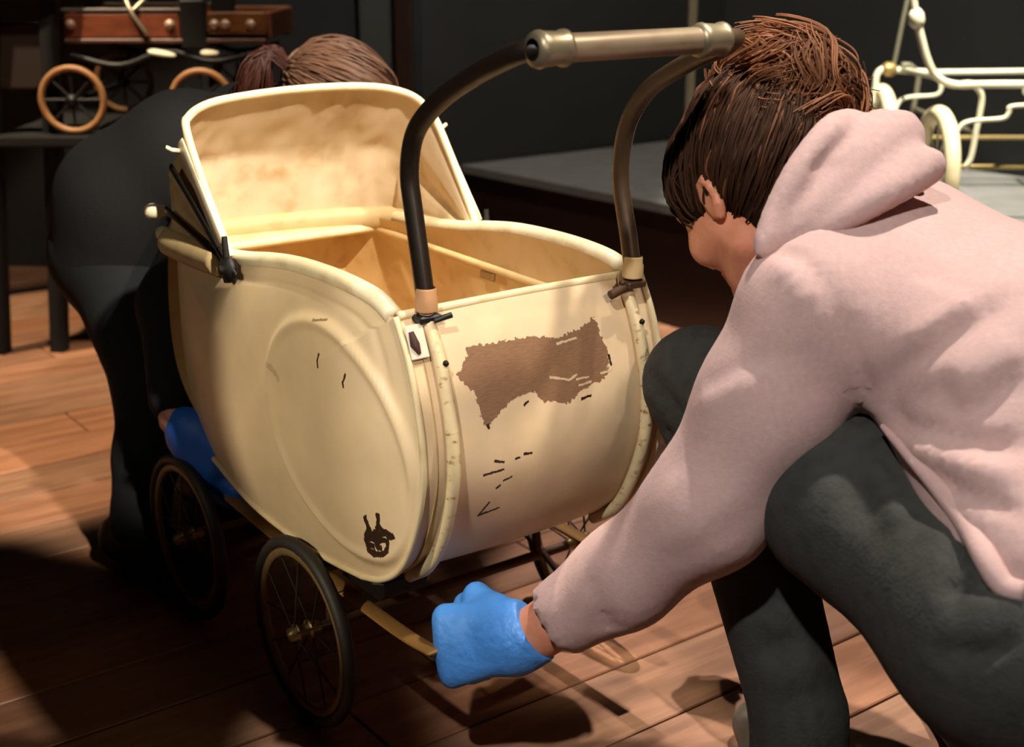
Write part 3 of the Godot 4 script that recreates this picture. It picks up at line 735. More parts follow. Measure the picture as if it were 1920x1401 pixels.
# a gloved hand that grips: palm from wrist to knuckles, four curled fingers and a thumb
func hand_field(f: Field, wrist: Vector3, palm: Vector3, D: Vector3, N: Vector3, A: Vector3, curl := 1.0, thumb := 1.0) -> void:
	var k := palm + D * 0.042
	for i in 4:
		var o := -0.036 + 0.024 * i
		f.cap(palm - D * 0.045 + A * o * 0.65, k + A * o, 0.019, 0.0165, 0.022)
	f.cap(wrist, palm - D * 0.035, 0.027, 0.03, 0.02, N, 0.8)
	f.cap(palm - N * 0.008, palm + D * 0.02 - N * 0.006, 0.033, 0.033, 0.02, N, 0.6)
	var ln := [0.044, 0.049, 0.047, 0.038]
	for i in 4:
		var o := -0.036 + 0.024 * i
		var p0 := k + A * o; var l: float = ln[i]
		var d1 := (D * cos(1.15 * curl) - N * sin(1.15 * curl)).normalized(); var d2 := (D * cos(2.3 * curl) - N * sin(2.3 * curl)).normalized(); var d3 := (D * cos(3.1 * curl) - N * sin(3.1 * curl)).normalized()
		var p1 := p0 + d1 * l; var p2 := p1 + d2 * l * 0.68; var p3 := p2 + d3 * l * 0.5
		f.chain([p0, p1, p2, p3], [0.0125, 0.0112, 0.0102, 0.009], 0.005)
	var t0 := palm - D * 0.025 + A * 0.036 * thumb - N * 0.008
	f.chain([t0, t0 + A * 0.022 * thumb + D * 0.030 - N * 0.012, t0 + A * 0.016 * thumb + D * 0.056 - N * 0.030, t0 + A * 0.004 * thumb + D * 0.066 - N * 0.052], [0.018, 0.014, 0.012, 0.0095], 0.012)

func kneeling_person() -> void:
	var base := Vector3(0.45, 0, -1.45)
	var t := thing("person", "person in pink hoodie and grey jeans crouching at the carriage in blue gloves", "person", Vector3.ZERO)
	var skin := mat(Color(0.88, 0.60, 0.47), 0.5); skin.subsurf_scatter_enabled = true; skin.subsurf_scatter_strength = 0.15
	grained(skin, noise("skin", 0.03, FastNoiseLite.TYPE_SIMPLEX_SMOOTH, 3, [[0.0, Color(0.94, 0.86, 0.83)], [1.0, Color(1, 1, 1)]]), Vector3(9, 9, 9))
	var knit := noise("knit", 0.12, FastNoiseLite.TYPE_SIMPLEX_SMOOTH, 3, [], true, 256, 3.0)
	var pink := mat(Color(0.80, 0.66, 0.63), 0.9); bumped(pink, knit, 0.15); grained(pink, noise("fleece", 0.05, FastNoiseLite.TYPE_SIMPLEX_SMOOTH, 4, [[0.0, Color(0.93, 0.92, 0.92)], [1.0, Color(1, 1, 1)]]), Vector3(7, 7, 7)); pink.rim_enabled = true; pink.rim = 0.3; pink.rim_tint = 0.6
	var denim := mat(Color(0.215, 0.212, 0.188), 0.85); bumped(denim, knit, 0.3); grained(denim, noise("denim", 0.03, FastNoiseLite.TYPE_SIMPLEX_SMOOTH, 5, [[0.0, Color(0.66, 0.66, 0.68)], [0.5, Color(0.92, 0.92, 0.92)], [1.0, Color(1, 1, 0.98)]]), Vector3(5, 5, 5))
	var LS := Vector3(0.325, 0.665, -1.40); var LE := Vector3(0.222, 0.436, -1.392); var LW := Vector3(0.034, 0.247, -1.453); var LM := Vector3(0.132, 0.330, -1.430)
	var RS := Vector3(0.535, 0.66, -1.66); var SC := Vector3(0.43, 0.68, -1.53)
	var R := Vector3(0.64, 0, -0.77)
	var LK := Vector3(0.232, 0.525, -1.572); var LH := Vector3(0.49, 0.405, -1.16); var LA := Vector3(0.350, 0.10, -1.43)
	var RK := Vector3(0.46, 0.30, -1.66); var RH := Vector3(0.60, 0.41, -1.29); var RA := Vector3(0.63, 0.10, -1.50)
	var HC := (LH + RH) / 2
	# head frame
	var fh := Vector3(-0.57, 0, -0.82).normalized(); var F := (fh * 0.76 - Vector3.UP * 0.65).normalized(); var U := (Vector3.UP * 0.76 + fh * 0.65).normalized(); var L := U.cross(F)
	var ear := Vector3(0.231, 0.764, -1.508); var hc := ear - L * 0.074 + F * 0.008
	var nape := hc - F * 0.035 - U * 0.05; var nb := Vector3(0.40, 0.705, -1.545)
	# skin: one body under the clothes, with a finer head and wrist
	var bf := Field.new(Vector3(0.0, 0.0, -1.85), Vector3(0.85, 0.8, -0.95), 0.018)
	bf.cap(SC, SC.lerp(HC, 0.5), 0.075, 0.07, 0.03); bf.cap(SC.lerp(HC, 0.5), HC, 0.07, 0.09, 0.03)
	bf.cap(LS, LE, 0.042, 0.036, 0.03); bf.cap(LE, LW, 0.036, 0.025, 0.01); bf.cap(RS, RS + Vector3(-0.1, -0.24, -0.05), 0.042, 0.036, 0.03)
	bf.cap(LH, LK, 0.068, 0.045, 0.03); bf.cap(LK, LA, 0.045, 0.035, 0.02); bf.cap(RH, RK, 0.068, 0.05, 0.03); bf.cap(RK, RA, 0.045, 0.035, 0.02)
	bf.cap(SC, nb, 0.07, 0.055, 0.03)
	var body := bf.geo()
	var hf := Field.new(hc - Vector3(0.17, 0.18, 0.17), hc + Vector3(0.19, 0.15, 0.18), 0.0042)
	head_field(hf, hc, F, U, L)
	hf.cap(nape, nb, 0.056, 0.06, 0.03)
	hf.geo(body)
	var wf := Field.new(LW - Vector3(0.06, 0.06, 0.06), LW + Vector3(0.10, 0.10, 0.08), 0.005)
	wf.cap(LW + (LM - LW).normalized() * 0.07, LW - (LM - LW).normalized() * 0.035, 0.037, 0.033, 0.01, Vector3(0.1, 0.5, 0.86).normalized(), 0.9)
	wf.geo(body)
	obj("body", body, skin, t)
	# hoodie
	var f := Field.new(Vector3(-0.06, 0.14, -1.86), Vector3(0.86, 0.86, -0.96), 0.0095)
	var s1 := SC + R * -0.075; var s2 := SC + R * 0.085; var h1 := HC - R * 0.035 + Vector3(0.008, 0.066, 0.004); var h2 := HC + R * 0.06 + Vector3(0, 0.06, 0)
	var m1 := s1.lerp(h1, 0.5) + Vector3(0.04, 0.045, 0.015); var m2 := s2.lerp(h2, 0.5) + Vector3(0.04, 0.04, 0.015)
	f.chain([s1, m1, h1], [0.098, 0.110, 0.122], 0.05); f.chain([s2, m2, h2], [0.092, 0.112, 0.128], 0.05)
	f.cap(s1.lerp(s2, 0.5), m1.lerp(m2, 0.5), 0.10, 0.112, 0.05)
	f.chain([HEM[1] + Vector3(0.04, 0.012, -0.02), HEM[3] + Vector3(0.046, 0.008, -0.024), HEM[5] + Vector3(0.05, 0.01, -0.026)], [0.03, 0.044, 0.05], 0.03)
	f.cap(LS, LS + (SC - LS) * 0.5, 0.074, 0.085, 0.04); f.cap(RS, RS + (SC - RS) * 0.5, 0.07, 0.08, 0.04)
	f.cap(LS, LS.lerp(LE, 0.5) + Vector3(0.012, 0.01, 0.0), 0.078, 0.078, 0.03)
	f.cap(LS.lerp(LE, 0.5) + Vector3(0.012, 0.01, 0), LE, 0.078, 0.070, 0.03)
	var wd := (LM - LW).normalized(); var cuff := LW + wd * 0.03
	f.chain([LE, LM, cuff - wd * 0.02], [0.068, 0.057, 0.046], 0.03)
	f.cap(cuff - wd * 0.252, cuff - wd * 0.251, 0.25, 0.25, 0.003, Vector3.ZERO, 1.0, true)
	f.cap(RS, RS + Vector3(-0.12, -0.26, -0.06), 0.076, 0.066, 0.03)
	f.cap(RS + Vector3(-0.12, -0.26, -0.06), Vector3(0.325, 0.36, -1.735), 0.062, 0.045, 0.03)
	var hood := f.geo()
	crease(hood, HOODIE_CREASES)
	obj("hoodie", hood, pink, t)
	# fallen hood of the hoodie: soft rolls round the neck
	var ff := Field.new(Vector3(0.17, 0.58, -1.75), Vector3(0.66, 0.9, -1.36), 0.0075)
	for roll in HOOD_ROLLS:
		ff.chain(spline(roll[0], 4), range((roll[0].size() - 1) * 4 + 1).map(func(i): return lerpf(roll[1], roll[2], i / float((roll[0].size() - 1) * 4))), roll[3])
	var fold := ff.geo()
	crease(fold, HOOD_CREASES)
	obj("hood", fold, pink, t)
	# ribbed waistband edge
	if HEM.size() > 2:
		var band := Geo.new(); var hp := spline(HEM, 4); band.tube(hp, range(hp.size()).map(func(i): return lerpf(0.003, 0.012, minf(1.0, i / 12.0))), 10)
		obj("waistband", band, pink, t)
	# jeans
	var jf := Field.new(Vector3(0.08, 0.02, -1.85), Vector3(0.86, 0.72, -0.95), 0.0105)
	jf.chain([LH, LH.lerp(LK, 0.45) - Vector3(0, 0.004, 0), LK], [0.105, 0.094, 0.066], 0.03)
	jf.cap(LK, LK.lerp(LA, 0.35) + Vector3(0.015, 0, 0.012), 0.066, 0.064, 0.022); jf.cap(LK.lerp(LA, 0.35) + Vector3(0.015, 0, 0.012), LA + Vector3(0, 0.045, 0), 0.066, 0.058, 0.03)
	jf.cap(LA + Vector3(0, 0.045, 0), LA + (LA - LK).normalized() * 0.012, 0.059, 0.061, 0.01)
	jf.chain([RH, RK], [0.10, 0.066], 0.03); jf.cap(RK, RA, 0.066, 0.055, 0.02)
	jf.cap(LH, RH, 0.12, 0.12, 0.05)
	var jeans := jf.geo()
	crease(jeans, JEANS_CREASES)
	obj("jeans", jeans, denim, t)
	var hem := Geo.new(); var hr := []; var ad := (LA - LK).normalized(); var hx := ad.cross(Vector3.BACK).normalized(); var hz := ad.cross(hx)
	for i in 24: hr.append(LA + ad * 0.028 + (hx * cos(TAU * i / 24) + hz * sin(TAU * i / 24)) * 0.062)
	hem.tube(hr, 0.005, 8, true)
	obj("hem", hem, grained(mat(Color(0.40, 0.42, 0.40), 0.85), tex["denim"], Vector3(8, 8, 8)), t)
	# shoes
	for a: Vector3 in [LA, RA]:
		var sf := Field.new(a - Vector3(0.2, 0.12, 0.26), a + Vector3(0.12, 0.08, 0.14), 0.008)
		var b := Vector3(a.x, 0.0, a.z); var dirn := Vector3(-0.12, 0, -0.99)
		sf.chain([b - dirn * 0.045 + Vector3(0, 0.05, 0), b + dirn * 0.07 + Vector3(0, 0.042, 0), b + dirn * 0.16 + Vector3(0, 0.032, 0)], [0.043, 0.042, 0.032], 0.02)
		sf.cap(b + Vector3(0, 0.05, 0), a, 0.044, 0.045, 0.02)
		obj("shoe", sf.geo(), mat(Color(0.42, 0.38, 0.33), 0.6) if a == LA else mat(Color(0.09, 0.085, 0.08), 0.6), t)
	# glove
	var D := (Vector3(-0.075, -0.028, -0.022)).normalized(); var N := (Vector3(-0.12, 0.55, 0.82)); N = (N - D * N.dot(D)).normalized(); var A := N.cross(D)
	var palm := Vector3(-0.040, 0.226, -1.468)
	var gf := Field.new(palm - Vector3(0.11, 0.11, 0.11), palm + Vector3(0.11, 0.11, 0.11), 0.0034)
	hand_field(gf, LW - (LM - LW).normalized() * 0.028, palm, D, N, A, 1.0, 1.0 if A.y > 0 else -1.0)
	gf.cap(LW - wd * 0.012, LW - wd * 0.04, 0.038, 0.036, 0.015, N, 0.9)
	gf.cap(LW + wd * 0.142, LW + wd * 0.143, 0.15, 0.15, 0.002, Vector3.ZERO, 1.0, true)
	var blue := mat(Color(0.30, 0.56, 0.86), 0.45); bumped(blue, noise("latex", 0.02, FastNoiseLite.TYPE_SIMPLEX_SMOOTH, 3, [], true, 256, 8.0), 0.5); blue.uv1_triplanar = true; blue.uv1_scale = Vector3(10, 10, 10)
	var gl := gf.geo()
	obj("glove", gl, blue, t, "blue rubber glove gripping the spring rail")
	var rw := Vector3(0.305, 0.335, -1.735); var rd := Vector3(-0.45, -0.62, -0.5).normalized(); var rn := Vector3(-0.35, 0.6, 0.7); rn = (rn - rd * rn.dot(rd)).normalized()
	var rp := rw + rd * 0.07; var rg := Field.new(rp - Vector3(0.12, 0.12, 0.12), rp + Vector3(0.12, 0.12, 0.12), 0.005)
	hand_field(rg, rw, rp, rd, rn, rn.cross(rd), 0.9, 1.0)
	obj("glove", rg.geo(), blue, t)
	# hair
	hair_crouching(t, hc, F, U, L)

const HOODIE_CREASES := [
	[[Vector3(0.276, 0.730, -1.391), Vector3(0.294, 0.733, -1.363), Vector3(0.317, 0.711, -1.333), Vector3(0.340, 0.665, -1.315), Vector3(0.358, 0.625, -1.315), Vector3(0.373, 0.592, -1.323)], 0.009, -0.005],
	[[Vector3(0.373, 0.595, -1.321), Vector3(0.387, 0.639, -1.269), Vector3(0.411, 0.676, -1.239), Vector3(0.446, 0.697, -1.240), Vector3(0.482, 0.716, -1.248)], 0.016, -0.011],
	[[Vector3(0.392, 0.658, -1.273), Vector3(0.421, 0.692, -1.257), Vector3(0.448, 0.714, -1.253)], 0.014, 0.007],
	[[Vector3(0.372, 0.594, -1.301), Vector3(0.396, 0.619, -1.239), Vector3(0.427, 0.634, -1.211)], 0.018, -0.008],
	[[Vector3(0.372, 0.587, -1.298), Vector3(0.391, 0.584, -1.252), Vector3(0.413, 0.590, -1.200), Vector3(0.445, 0.591, -1.175), Vector3(0.470, 0.600, -1.156)], 0.012, -0.010],
	[[Vector3(0.391, 0.570, -1.243), Vector3(0.420, 0.572, -1.201), Vector3(0.440, 0.577, -1.155), Vector3(0.468, 0.572, -1.142)], 0.014, 0.007],
	[[Vector3(0.401, 0.551, -1.236), Vector3(0.420, 0.550, -1.161), Vector3(0.439, 0.552, -1.131), Vector3(0.458, 0.552, -1.109)], 0.009, -0.007],
	[[Vector3(0.210, 0.579, -1.373), Vector3(0.237, 0.610, -1.347), Vector3(0.270, 0.635, -1.336)], 0.013, -0.005],
	[[Vector3(0.202, 0.563, -1.366), Vector3(0.228, 0.592, -1.343), Vector3(0.257, 0.613, -1.335)], 0.016, 0.004],
	[[Vector3(0.172, 0.482, -1.362), Vector3(0.189, 0.506, -1.363), Vector3(0.207, 0.534, -1.354)], 0.012, -0.004],
	[[Vector3(0.297, 0.651, -1.325), Vector3(0.308, 0.619, -1.316), Vector3(0.316, 0.584, -1.315)], 0.020, -0.003],
	[[Vector3(0.180, 0.423, -1.335), Vector3(0.218, 0.459, -1.326), Vector3(0.259, 0.513, -1.314), Vector3(0.290, 0.560, -1.316)], 0.024, 0.003],
	[[Vector3(0.165, 0.387, -1.344), Vector3(0.207, 0.426, -1.316), Vector3(0.252, 0.460, -1.323)], 0.018, -0.003],
	[[Vector3(0.103, 0.313, -1.373), Vector3(0.117, 0.281, -1.382)], 0.014, -0.006],
	[[Vector3(0.086, 0.351, -1.390), Vector3(0.097, 0.326, -1.373), Vector3(0.096, 0.276, -1.391)], 0.014, -0.004],
	[[Vector3(0.273, 0.720, -1.364), Vector3(0.291, 0.714, -1.343), Vector3(0.306, 0.684, -1.326)], 0.014, 0.006],
	[[Vector3(0.301, 0.743, -1.376), Vector3(0.364, 0.762, -1.409), Vector3(0.436, 0.775, -1.467)], 0.016, 0.006],
	[[Vector3(0.504, 0.753, -1.399), Vector3(0.449, 0.743, -1.312), Vector3(0.414, 0.715, -1.294)], 0.030, -0.008],
	[[Vector3(0.480, 0.684, -1.210), Vector3(0.450, 0.658, -1.210), Vector3(0.420, 0.638, -1.221)], 0.020, 0.007],
	[[Vector3(0.478, 0.657, -1.196), Vector3(0.447, 0.627, -1.191), Vector3(0.410, 0.603, -1.213)], 0.014, -0.007],
]
const JEANS_CREASES := [
	[[Vector3(0.167, 0.547, -1.562), Vector3(0.180, 0.530, -1.530), Vector3(0.199, 0.511, -1.498), Vector3(0.216, 0.509, -1.457)], 0.011, -0.011],
	[[Vector3(0.180, 0.478, -1.544), Vector3(0.201, 0.473, -1.500), Vector3(0.211, 0.481, -1.460)], 0.012, -0.007],
	[[Vector3(0.337, 0.541, -1.321), Vector3(0.349, 0.519, -1.269), Vector3(0.359, 0.490, -1.217)], 0.020, -0.009],
	[[Vector3(0.358, 0.540, -1.292), Vector3(0.373, 0.515, -1.237), Vector3(0.379, 0.494, -1.195)], 0.014, 0.007],
	[[Vector3(0.423, 0.518, -1.160), Vector3(0.408, 0.495, -1.120), Vector3(0.401, 0.464, -1.097)], 0.008, -0.009],
	[[Vector3(0.397, 0.476, -1.111), Vector3(0.425, 0.486, -1.095), Vector3(0.443, 0.497, -1.083)], 0.008, -0.009],
	[[Vector3(0.390, 0.425, -1.090), Vector3(0.414, 0.434, -1.061), Vector3(0.442, 0.453, -1.053)], 0.008, -0.009],
	[[Vector3(0.291, 0.244, -1.416), Vector3(0.339, 0.262, -1.404)], 0.020, -0.007],
	[[Vector3(0.304, 0.207, -1.406), Vector3(0.366, 0.232, -1.406)], 0.020, 0.007],
	[[Vector3(0.267, 0.300, -1.437), Vector3(0.307, 0.304, -1.417), Vector3(0.315, 0.383, -1.301)], 0.020, -0.007],
]
const HOOD_CREASES := [
	[[Vector3(0.315, 0.808, -1.410), Vector3(0.334, 0.825, -1.424), Vector3(0.357, 0.842, -1.440)], 0.008, -0.004],
	[[Vector3(0.340, 0.822, -1.425), Vector3(0.371, 0.840, -1.439)], 0.010, 0.003],
]
const HEM := [Vector3(0.382, 0.567, -1.298), Vector3(0.392, 0.559, -1.242), Vector3(0.411, 0.541, -1.195), Vector3(0.428, 0.521, -1.153), Vector3(0.432, 0.507, -1.110), Vector3(0.443, 0.490, -1.090), Vector3(0.459, 0.489, -1.079)]
const HOOD_ROLLS := [
	[[Vector3(0.268, 0.733, -1.397), Vector3(0.283, 0.767, -1.412), Vector3(0.308, 0.809, -1.429), Vector3(0.344, 0.844, -1.457), Vector3(0.372, 0.848, -1.493)], 0.013, 0.021, 0.004],
	[[Vector3(0.309, 0.795, -1.432), Vector3(0.336, 0.825, -1.446), Vector3(0.375, 0.846, -1.481)], 0.012, 0.017, 0.006],
	[[Vector3(0.289, 0.738, -1.408), Vector3(0.326, 0.774, -1.421), Vector3(0.369, 0.816, -1.447), Vector3(0.404, 0.843, -1.479)], 0.011, 0.022, 0.016],
	[[Vector3(0.292, 0.739, -1.407), Vector3(0.333, 0.773, -1.415), Vector3(0.385, 0.816, -1.443), Vector3(0.427, 0.846, -1.478)], 0.011, 0.022, 0.016],
	[[Vector3(0.295, 0.739, -1.407), Vector3(0.341, 0.770, -1.413), Vector3(0.395, 0.808, -1.434), Vector3(0.435, 0.837, -1.469)], 0.010, 0.016, 0.010],
	[[Vector3(0.301, 0.738, -1.399), Vector3(0.344, 0.761, -1.398), Vector3(0.395, 0.790, -1.407), Vector3(0.447, 0.813, -1.441)], 0.010, 0.021, 0.005],
	[[Vector3(0.340, 0.766, -1.404), Vector3(0.391, 0.798, -1.416), Vector3(0.431, 0.821, -1.441)], 0.010, 0.014, 0.010],
	[[Vector3(0.312, 0.746, -1.490), Vector3(0.366, 0.791, -1.528), Vector3(0.424, 0.819, -1.548)], 0.034, 0.043, 0.004],
	[[Vector3(0.380, 0.778, -1.480), Vector3(0.435, 0.802, -1.495)], 0.035, 0.030, 0.004],
]

func hair_crouching(t: Node3D, hc: Vector3, F: Vector3, U: Vector3, L: Vector3) -> void:
	var hm := mat(Color(0.16, 0.095, 0.055), 0.75); hm.metallic_specular = 0.2
	grained(hm, noise("hair", 0.05, FastNoiseLite.TYPE_SIMPLEX_SMOOTH, 3, [[0.0, Color(0.6, 0.55, 0.5)], [0.5, Color(0.9, 0.88, 0.85)], [1.0, Color(1, 1, 1)]]), Vector3(30, 30, 30))
	var hf := Field.new(hc - Vector3(0.18, 0.16, 0.18), hc + Vector3(0.2, 0.22, 0.2), 0.006)
	hf.cap(hc + F * 0.012 + U * 0.042, hc - F * 0.03 + U * 0.035, 0.084, 0.086, 0.02)
	hf.cap(hc - F * 0.05 + U * 0.01, hc - F * 0.055 - U * 0.055, 0.058, 0.036, 0.03)
	for s: float in [-1.0, 1.0]: hf.cap(hc - F * 0.045 + L * s * 0.03, hc - F * 0.045 + L * s * 0.036 - U * 0.045, 0.046, 0.03, 0.02)
	for s: float in [-1.0, 1.0]:
		hf.cap(hc + L * s * 0.055 + F * 0.035 + U * 0.045, hc + L * s * 0.062 + F * 0.04 + U * 0.02, 0.024, 0.016, 0.02)
		hf.cap(hc + L * s * 0.06 + F * 0.02 + U * 0.03, hc + L * s * 0.068 + F * 0.018 + U * 0.012, 0.02, 0.012, 0.02)
	var bun := Vector3(0.312, 0.864, -1.590)
	hf.cap(bun + Vector3(-0.035, -0.01, 0), bun + Vector3(0.035, 0.0, 0), 0.052, 0.052, 0.03)
	hf.cap(hc - F * 0.04 + U * 0.07, bun, 0.06, 0.05, 0.03)
	obj("hair", hf.geo(), hm, t, "brown hair pulled up into a messy bun")
	var rng := RandomNumberGenerator.new(); rng.seed = 12
	var o := hc + U * 0.03 - F * 0.015; var db := (bun - o).normalized()
	var jit := func(a: float) -> Vector3: return Vector3(rng.randf() - 0.5, rng.randf() - 0.5, rng.randf() - 0.5) * a
	var locks := Geo.new(); var light := Geo.new(); var curls := Geo.new()
	for i in 1500:
		var d := Vector3(rng.randfn(), rng.randfn(), rng.randfn()).normalized()
		if hf.surf(o, d, 0.2).distance_to(o) < 0.066 or d.dot(db) > 0.8: continue
		var pts := []; var reach := rng.randf_range(0.3, 0.9); var lift := rng.randf_range(-0.0015, 0.0015); var side: Vector3 = jit.call(0.25)
		for k in 6:
			var dd := (d.slerp(db, k / 5.0 * reach) + side * sin(k / 5.0 * PI) * 0.5).normalized()
			pts.append(hf.surf(o, dd, 0.2) + dd * (lift - (0.003 if k == 0 or k == 5 else 0.0)))
		(curls if i % 9 == 0 else locks).tube(spline(pts, 3), range(16).map(func(j): return 0.0004 + 0.0015 * sin(PI * (j + 0.6) / 16.5)), 4)
	# tufts of the bun: each tuft is a bundle of wavy strands; ends fly off
	for i in 95:
		var a := Vector3(rng.randfn() * 1.2, rng.randfn(), rng.randfn()).normalized(); var b: Vector3 = jit.call(2.0); b = (b - a * b.dot(a)).normalized()
		var fly := rng.randf_range(0.0, 0.01) if i % 3 else rng.randf_range(0.008, 0.024)
		var size := Vector3(0.080, 0.070, 0.068) * rng.randf_range(0.76, 1.12); var span := rng.randf_range(0.7, 1.7); var ph := rng.randf() * TAU; var bright := i % 3 == 0
		var c := a.cross(b)
		for m in 32:
			var off: Vector3 = jit.call(0.02); var pts := []
			for k in 8:
				var w := k / 7.0 * span; var q := a * cos(w) + b * sin(w) + c * 0.16 * sin(w * 4.5 + ph)
				if q.x < 0.0: q.x *= 0.86 - 0.25 * clampf(q.y, 0, 1)
				pts.append(bun + q * size + off * (1.0 + 0.7 * k / 7.0) + q * fly * pow(k / 7.0, 2.0))
			(light if bright or m % 7 == 0 else curls).tube(spline(pts, 2), range(15).map(func(j): return 0.0004 + (0.0007 + 0.0004 * (m % 3)) * sin(PI * (j + 0.6) / 15.5)), 4)
	# ends that stick out towards the back
	for i in 26:
		var p0 := bun + Vector3(rng.randf_range(0.035, 0.065), rng.randf_range(-0.055, 0.02), rng.randf_range(-0.03, 0.045))
		var d := Vector3(1.0, rng.randf_range(-0.6, 0.25), rng.randf_range(-0.3, 0.4)).normalized()
		for m in 9:
			var off: Vector3 = jit.call(0.010); var e: Vector3 = d * 0.042 + jit.call(0.018)
			var pts := [p0 + off, p0 + off + e * 0.4 + Vector3(0, 0.004, 0), p0 + off + e * 0.8, p0 + off + e * 1.15 + Vector3(0, -0.004, 0)]
			(light if m % 2 == 0 else curls).tube(spline(pts, 2), range(7).map(func(j): return 0.0017 * (1.0 - j / 8.0)), 4)
	var shaded_hair := mat(Color(0.215, 0.125, 0.07), 0.7); shaded_hair.metallic_specular = 0.25; var lit_hair := mat(Color(0.54, 0.345, 0.225), 0.6); lit_hair.metallic_specular = 0.3  # cap strands darker, bun strands paler: shade and light put into hair colour
	obj("hair_locks", locks, shaded_hair, t)
	obj("hair_locks", light, lit_hair, t)
	var half_lit_hair := mat(Color(0.40, 0.245, 0.145), 0.65); half_lit_hair.metallic_specular = 0.3
	obj("hair_locks", curls, half_lit_hair, t)

func bending_person() -> void:
	var t := thing("person", "person in black top and dark jeans bending down behind the carriage hood", "person", Vector3.ZERO)
	var skin := mat(Color(0.78, 0.54, 0.45), 0.5); var black := mat(Color(0.022, 0.022, 0.024), 0.9); bumped(black, tex["knit"], 0.3); black.uv1_triplanar = true; black.uv1_scale = Vector3(7, 7, 7)
	var navy := grained(mat(Color(0.022, 0.03, 0.05), 0.9), tex["denim"], Vector3(5, 5, 5))
	var hip := Vector3(-0.735, 0.50, -2.42); var hipf := Vector3(-0.63, 0.50, -2.56); var kn := Vector3(-0.625, 0.30, -2.22); var an := Vector3(-0.645, 0.09, -2.13); var kn2 := Vector3(-0.53, 0.32, -2.42); var an2 := Vector3(-0.57, 0.09, -2.38)
	var sh := Vector3(-0.48, 0.67, -2.38); var sh2 := Vector3(-0.36, 0.68, -2.58); var hd := Vector3(-0.325, 0.750, -2.48)
	var el := Vector3(-0.56, 0.47, -2.16); var wr := Vector3(-0.535, 0.32, -2.01)
	var F := Vector3(0.72, -0.66, 0.25).normalized(); var U := Vector3(0.62, 0.74, 0.1); U = (U - F * U.dot(F)).normalized(); var L := U.cross(F)
	var bf := Field.new(Vector3(-1.0, 0.0, -2.75), Vector3(-0.1, 0.95, -1.85), 0.02)
	bf.cap(sh.lerp(sh2, 0.5), hip.lerp(hipf, 0.5), 0.10, 0.11, 0.03); bf.chain([hip, kn, an], [0.07, 0.05, 0.035], 0.02); bf.chain([hipf, kn2, an2], [0.07, 0.05, 0.035], 0.02)
	bf.chain([sh, el, wr], [0.045, 0.038, 0.027], 0.02); bf.cap(sh.lerp(sh2, 0.5), hd - U * 0.07, 0.06, 0.05, 0.02)
	var body := bf.geo()
	var hf := Field.new(hd - Vector3(0.16, 0.17, 0.16), hd + Vector3(0.17, 0.16, 0.17), 0.006)
	head_field(hf, hd, F, U, L); hf.cap(hd - F * 0.03 - U * 0.05, sh.lerp(sh2, 0.5), 0.052, 0.06, 0.03); hf.geo(body)
	var wf := Field.new(wr - Vector3(0.08, 0.08, 0.08), wr + Vector3(0.08, 0.08, 0.08), 0.008)
	wf.cap(wr.lerp(el, 0.3), wr, 0.034, 0.028, 0.01); wf.geo(body)
	obj("body", body, skin, t)
	var f := Field.new(Vector3(-1.05, 0.3, -2.85), Vector3(-0.1, 0.95, -1.9), 0.013)
	for s: float in [-1.0, 1.0]:
		var o := Vector3(0.06, 0, -0.1) * s * 0.75
		var a := sh.lerp(sh2, 0.5) + o + Vector3(-0.02, 0.0, 0); var b := hip.lerp(hipf, 0.5) + o
		f.chain([a, a.lerp(b, 0.4) + Vector3(0, 0.065, 0), a.lerp(b, 0.75) + Vector3(-0.03, 0.05, 0), b], [0.105, 0.12, 0.125, 0.12], 0.04)
	f.cap(sh, sh.lerp(sh2, 0.5), 0.085, 0.1, 0.04); f.cap(sh2, sh.lerp(sh2, 0.5), 0.085, 0.1, 0.04)
	f.chain([sh, el, wr.lerp(el, 0.18)], [0.075, 0.06, 0.045], 0.03)
	f.chain([sh2, sh2 + Vector3(0.06, -0.22, 0.0)], [0.075, 0.06], 0.03)
	obj("top", f.geo(), black, t)
	var jf := Field.new(Vector3(-1.05, 0.03, -2.85), Vector3(-0.4, 0.72, -1.98), 0.013)
	jf.cap(hip, hipf, 0.118, 0.118, 0.04)
	jf.chain([hip, kn, kn.lerp(an, 0.5), an], [0.10, 0.066, 0.054, 0.052], 0.03); jf.chain([hipf, kn2, kn2.lerp(an2, 0.5), an2], [0.115, 0.075, 0.062, 0.06], 0.03)
	obj("jeans", jf.geo(), navy, t)
	for a: Vector3 in [an, an2]:
		var sf := Field.new(a - Vector3(0.12, 0.1, 0.12), a + Vector3(0.22, 0.06, 0.22), 0.01)
		var b := Vector3(a.x, 0, a.z); var d := Vector3(0.7, 0, 0.5).normalized()
		sf.chain([b - d * 0.045 + Vector3(0, 0.05, 0), b + d * 0.07 + Vector3(0, 0.042, 0), b + d * 0.15 + Vector3(0, 0.034, 0)], [0.045, 0.042, 0.034], 0.02); sf.cap(b + Vector3(0, 0.05, 0), a, 0.044, 0.044, 0.02)
		obj("shoe", sf.geo(), mat(Color(0.03, 0.03, 0.03), 0.6), t)
	var D := Vector3(0.10, -0.075, 0.10).normalized(); var N := Vector3(-0.55, 0.1, 0.8); N = (N - D * N.dot(D)).normalized(); var A := N.cross(D)
	var palm := wr + D * 0.075
	var gf := Field.new(palm - Vector3(0.13, 0.13, 0.13), palm + Vector3(0.13, 0.13, 0.13), 0.0045)
	hand_field(gf, wr, palm, D, N, A, 0.35, 1.0)
	obj("glove", gf.geo(), mat(Color(0.16, 0.42, 0.84), 0.5), t, "blue rubber glove reaching for the wheel")
	# hair with a ponytail
	var hm := mat(Color(0.22, 0.13, 0.10), 0.4)
	var hr := Field.new(hd - Vector3(0.24, 0.17, 0.17), hd + Vector3(0.17, 0.17, 0.17), 0.007)
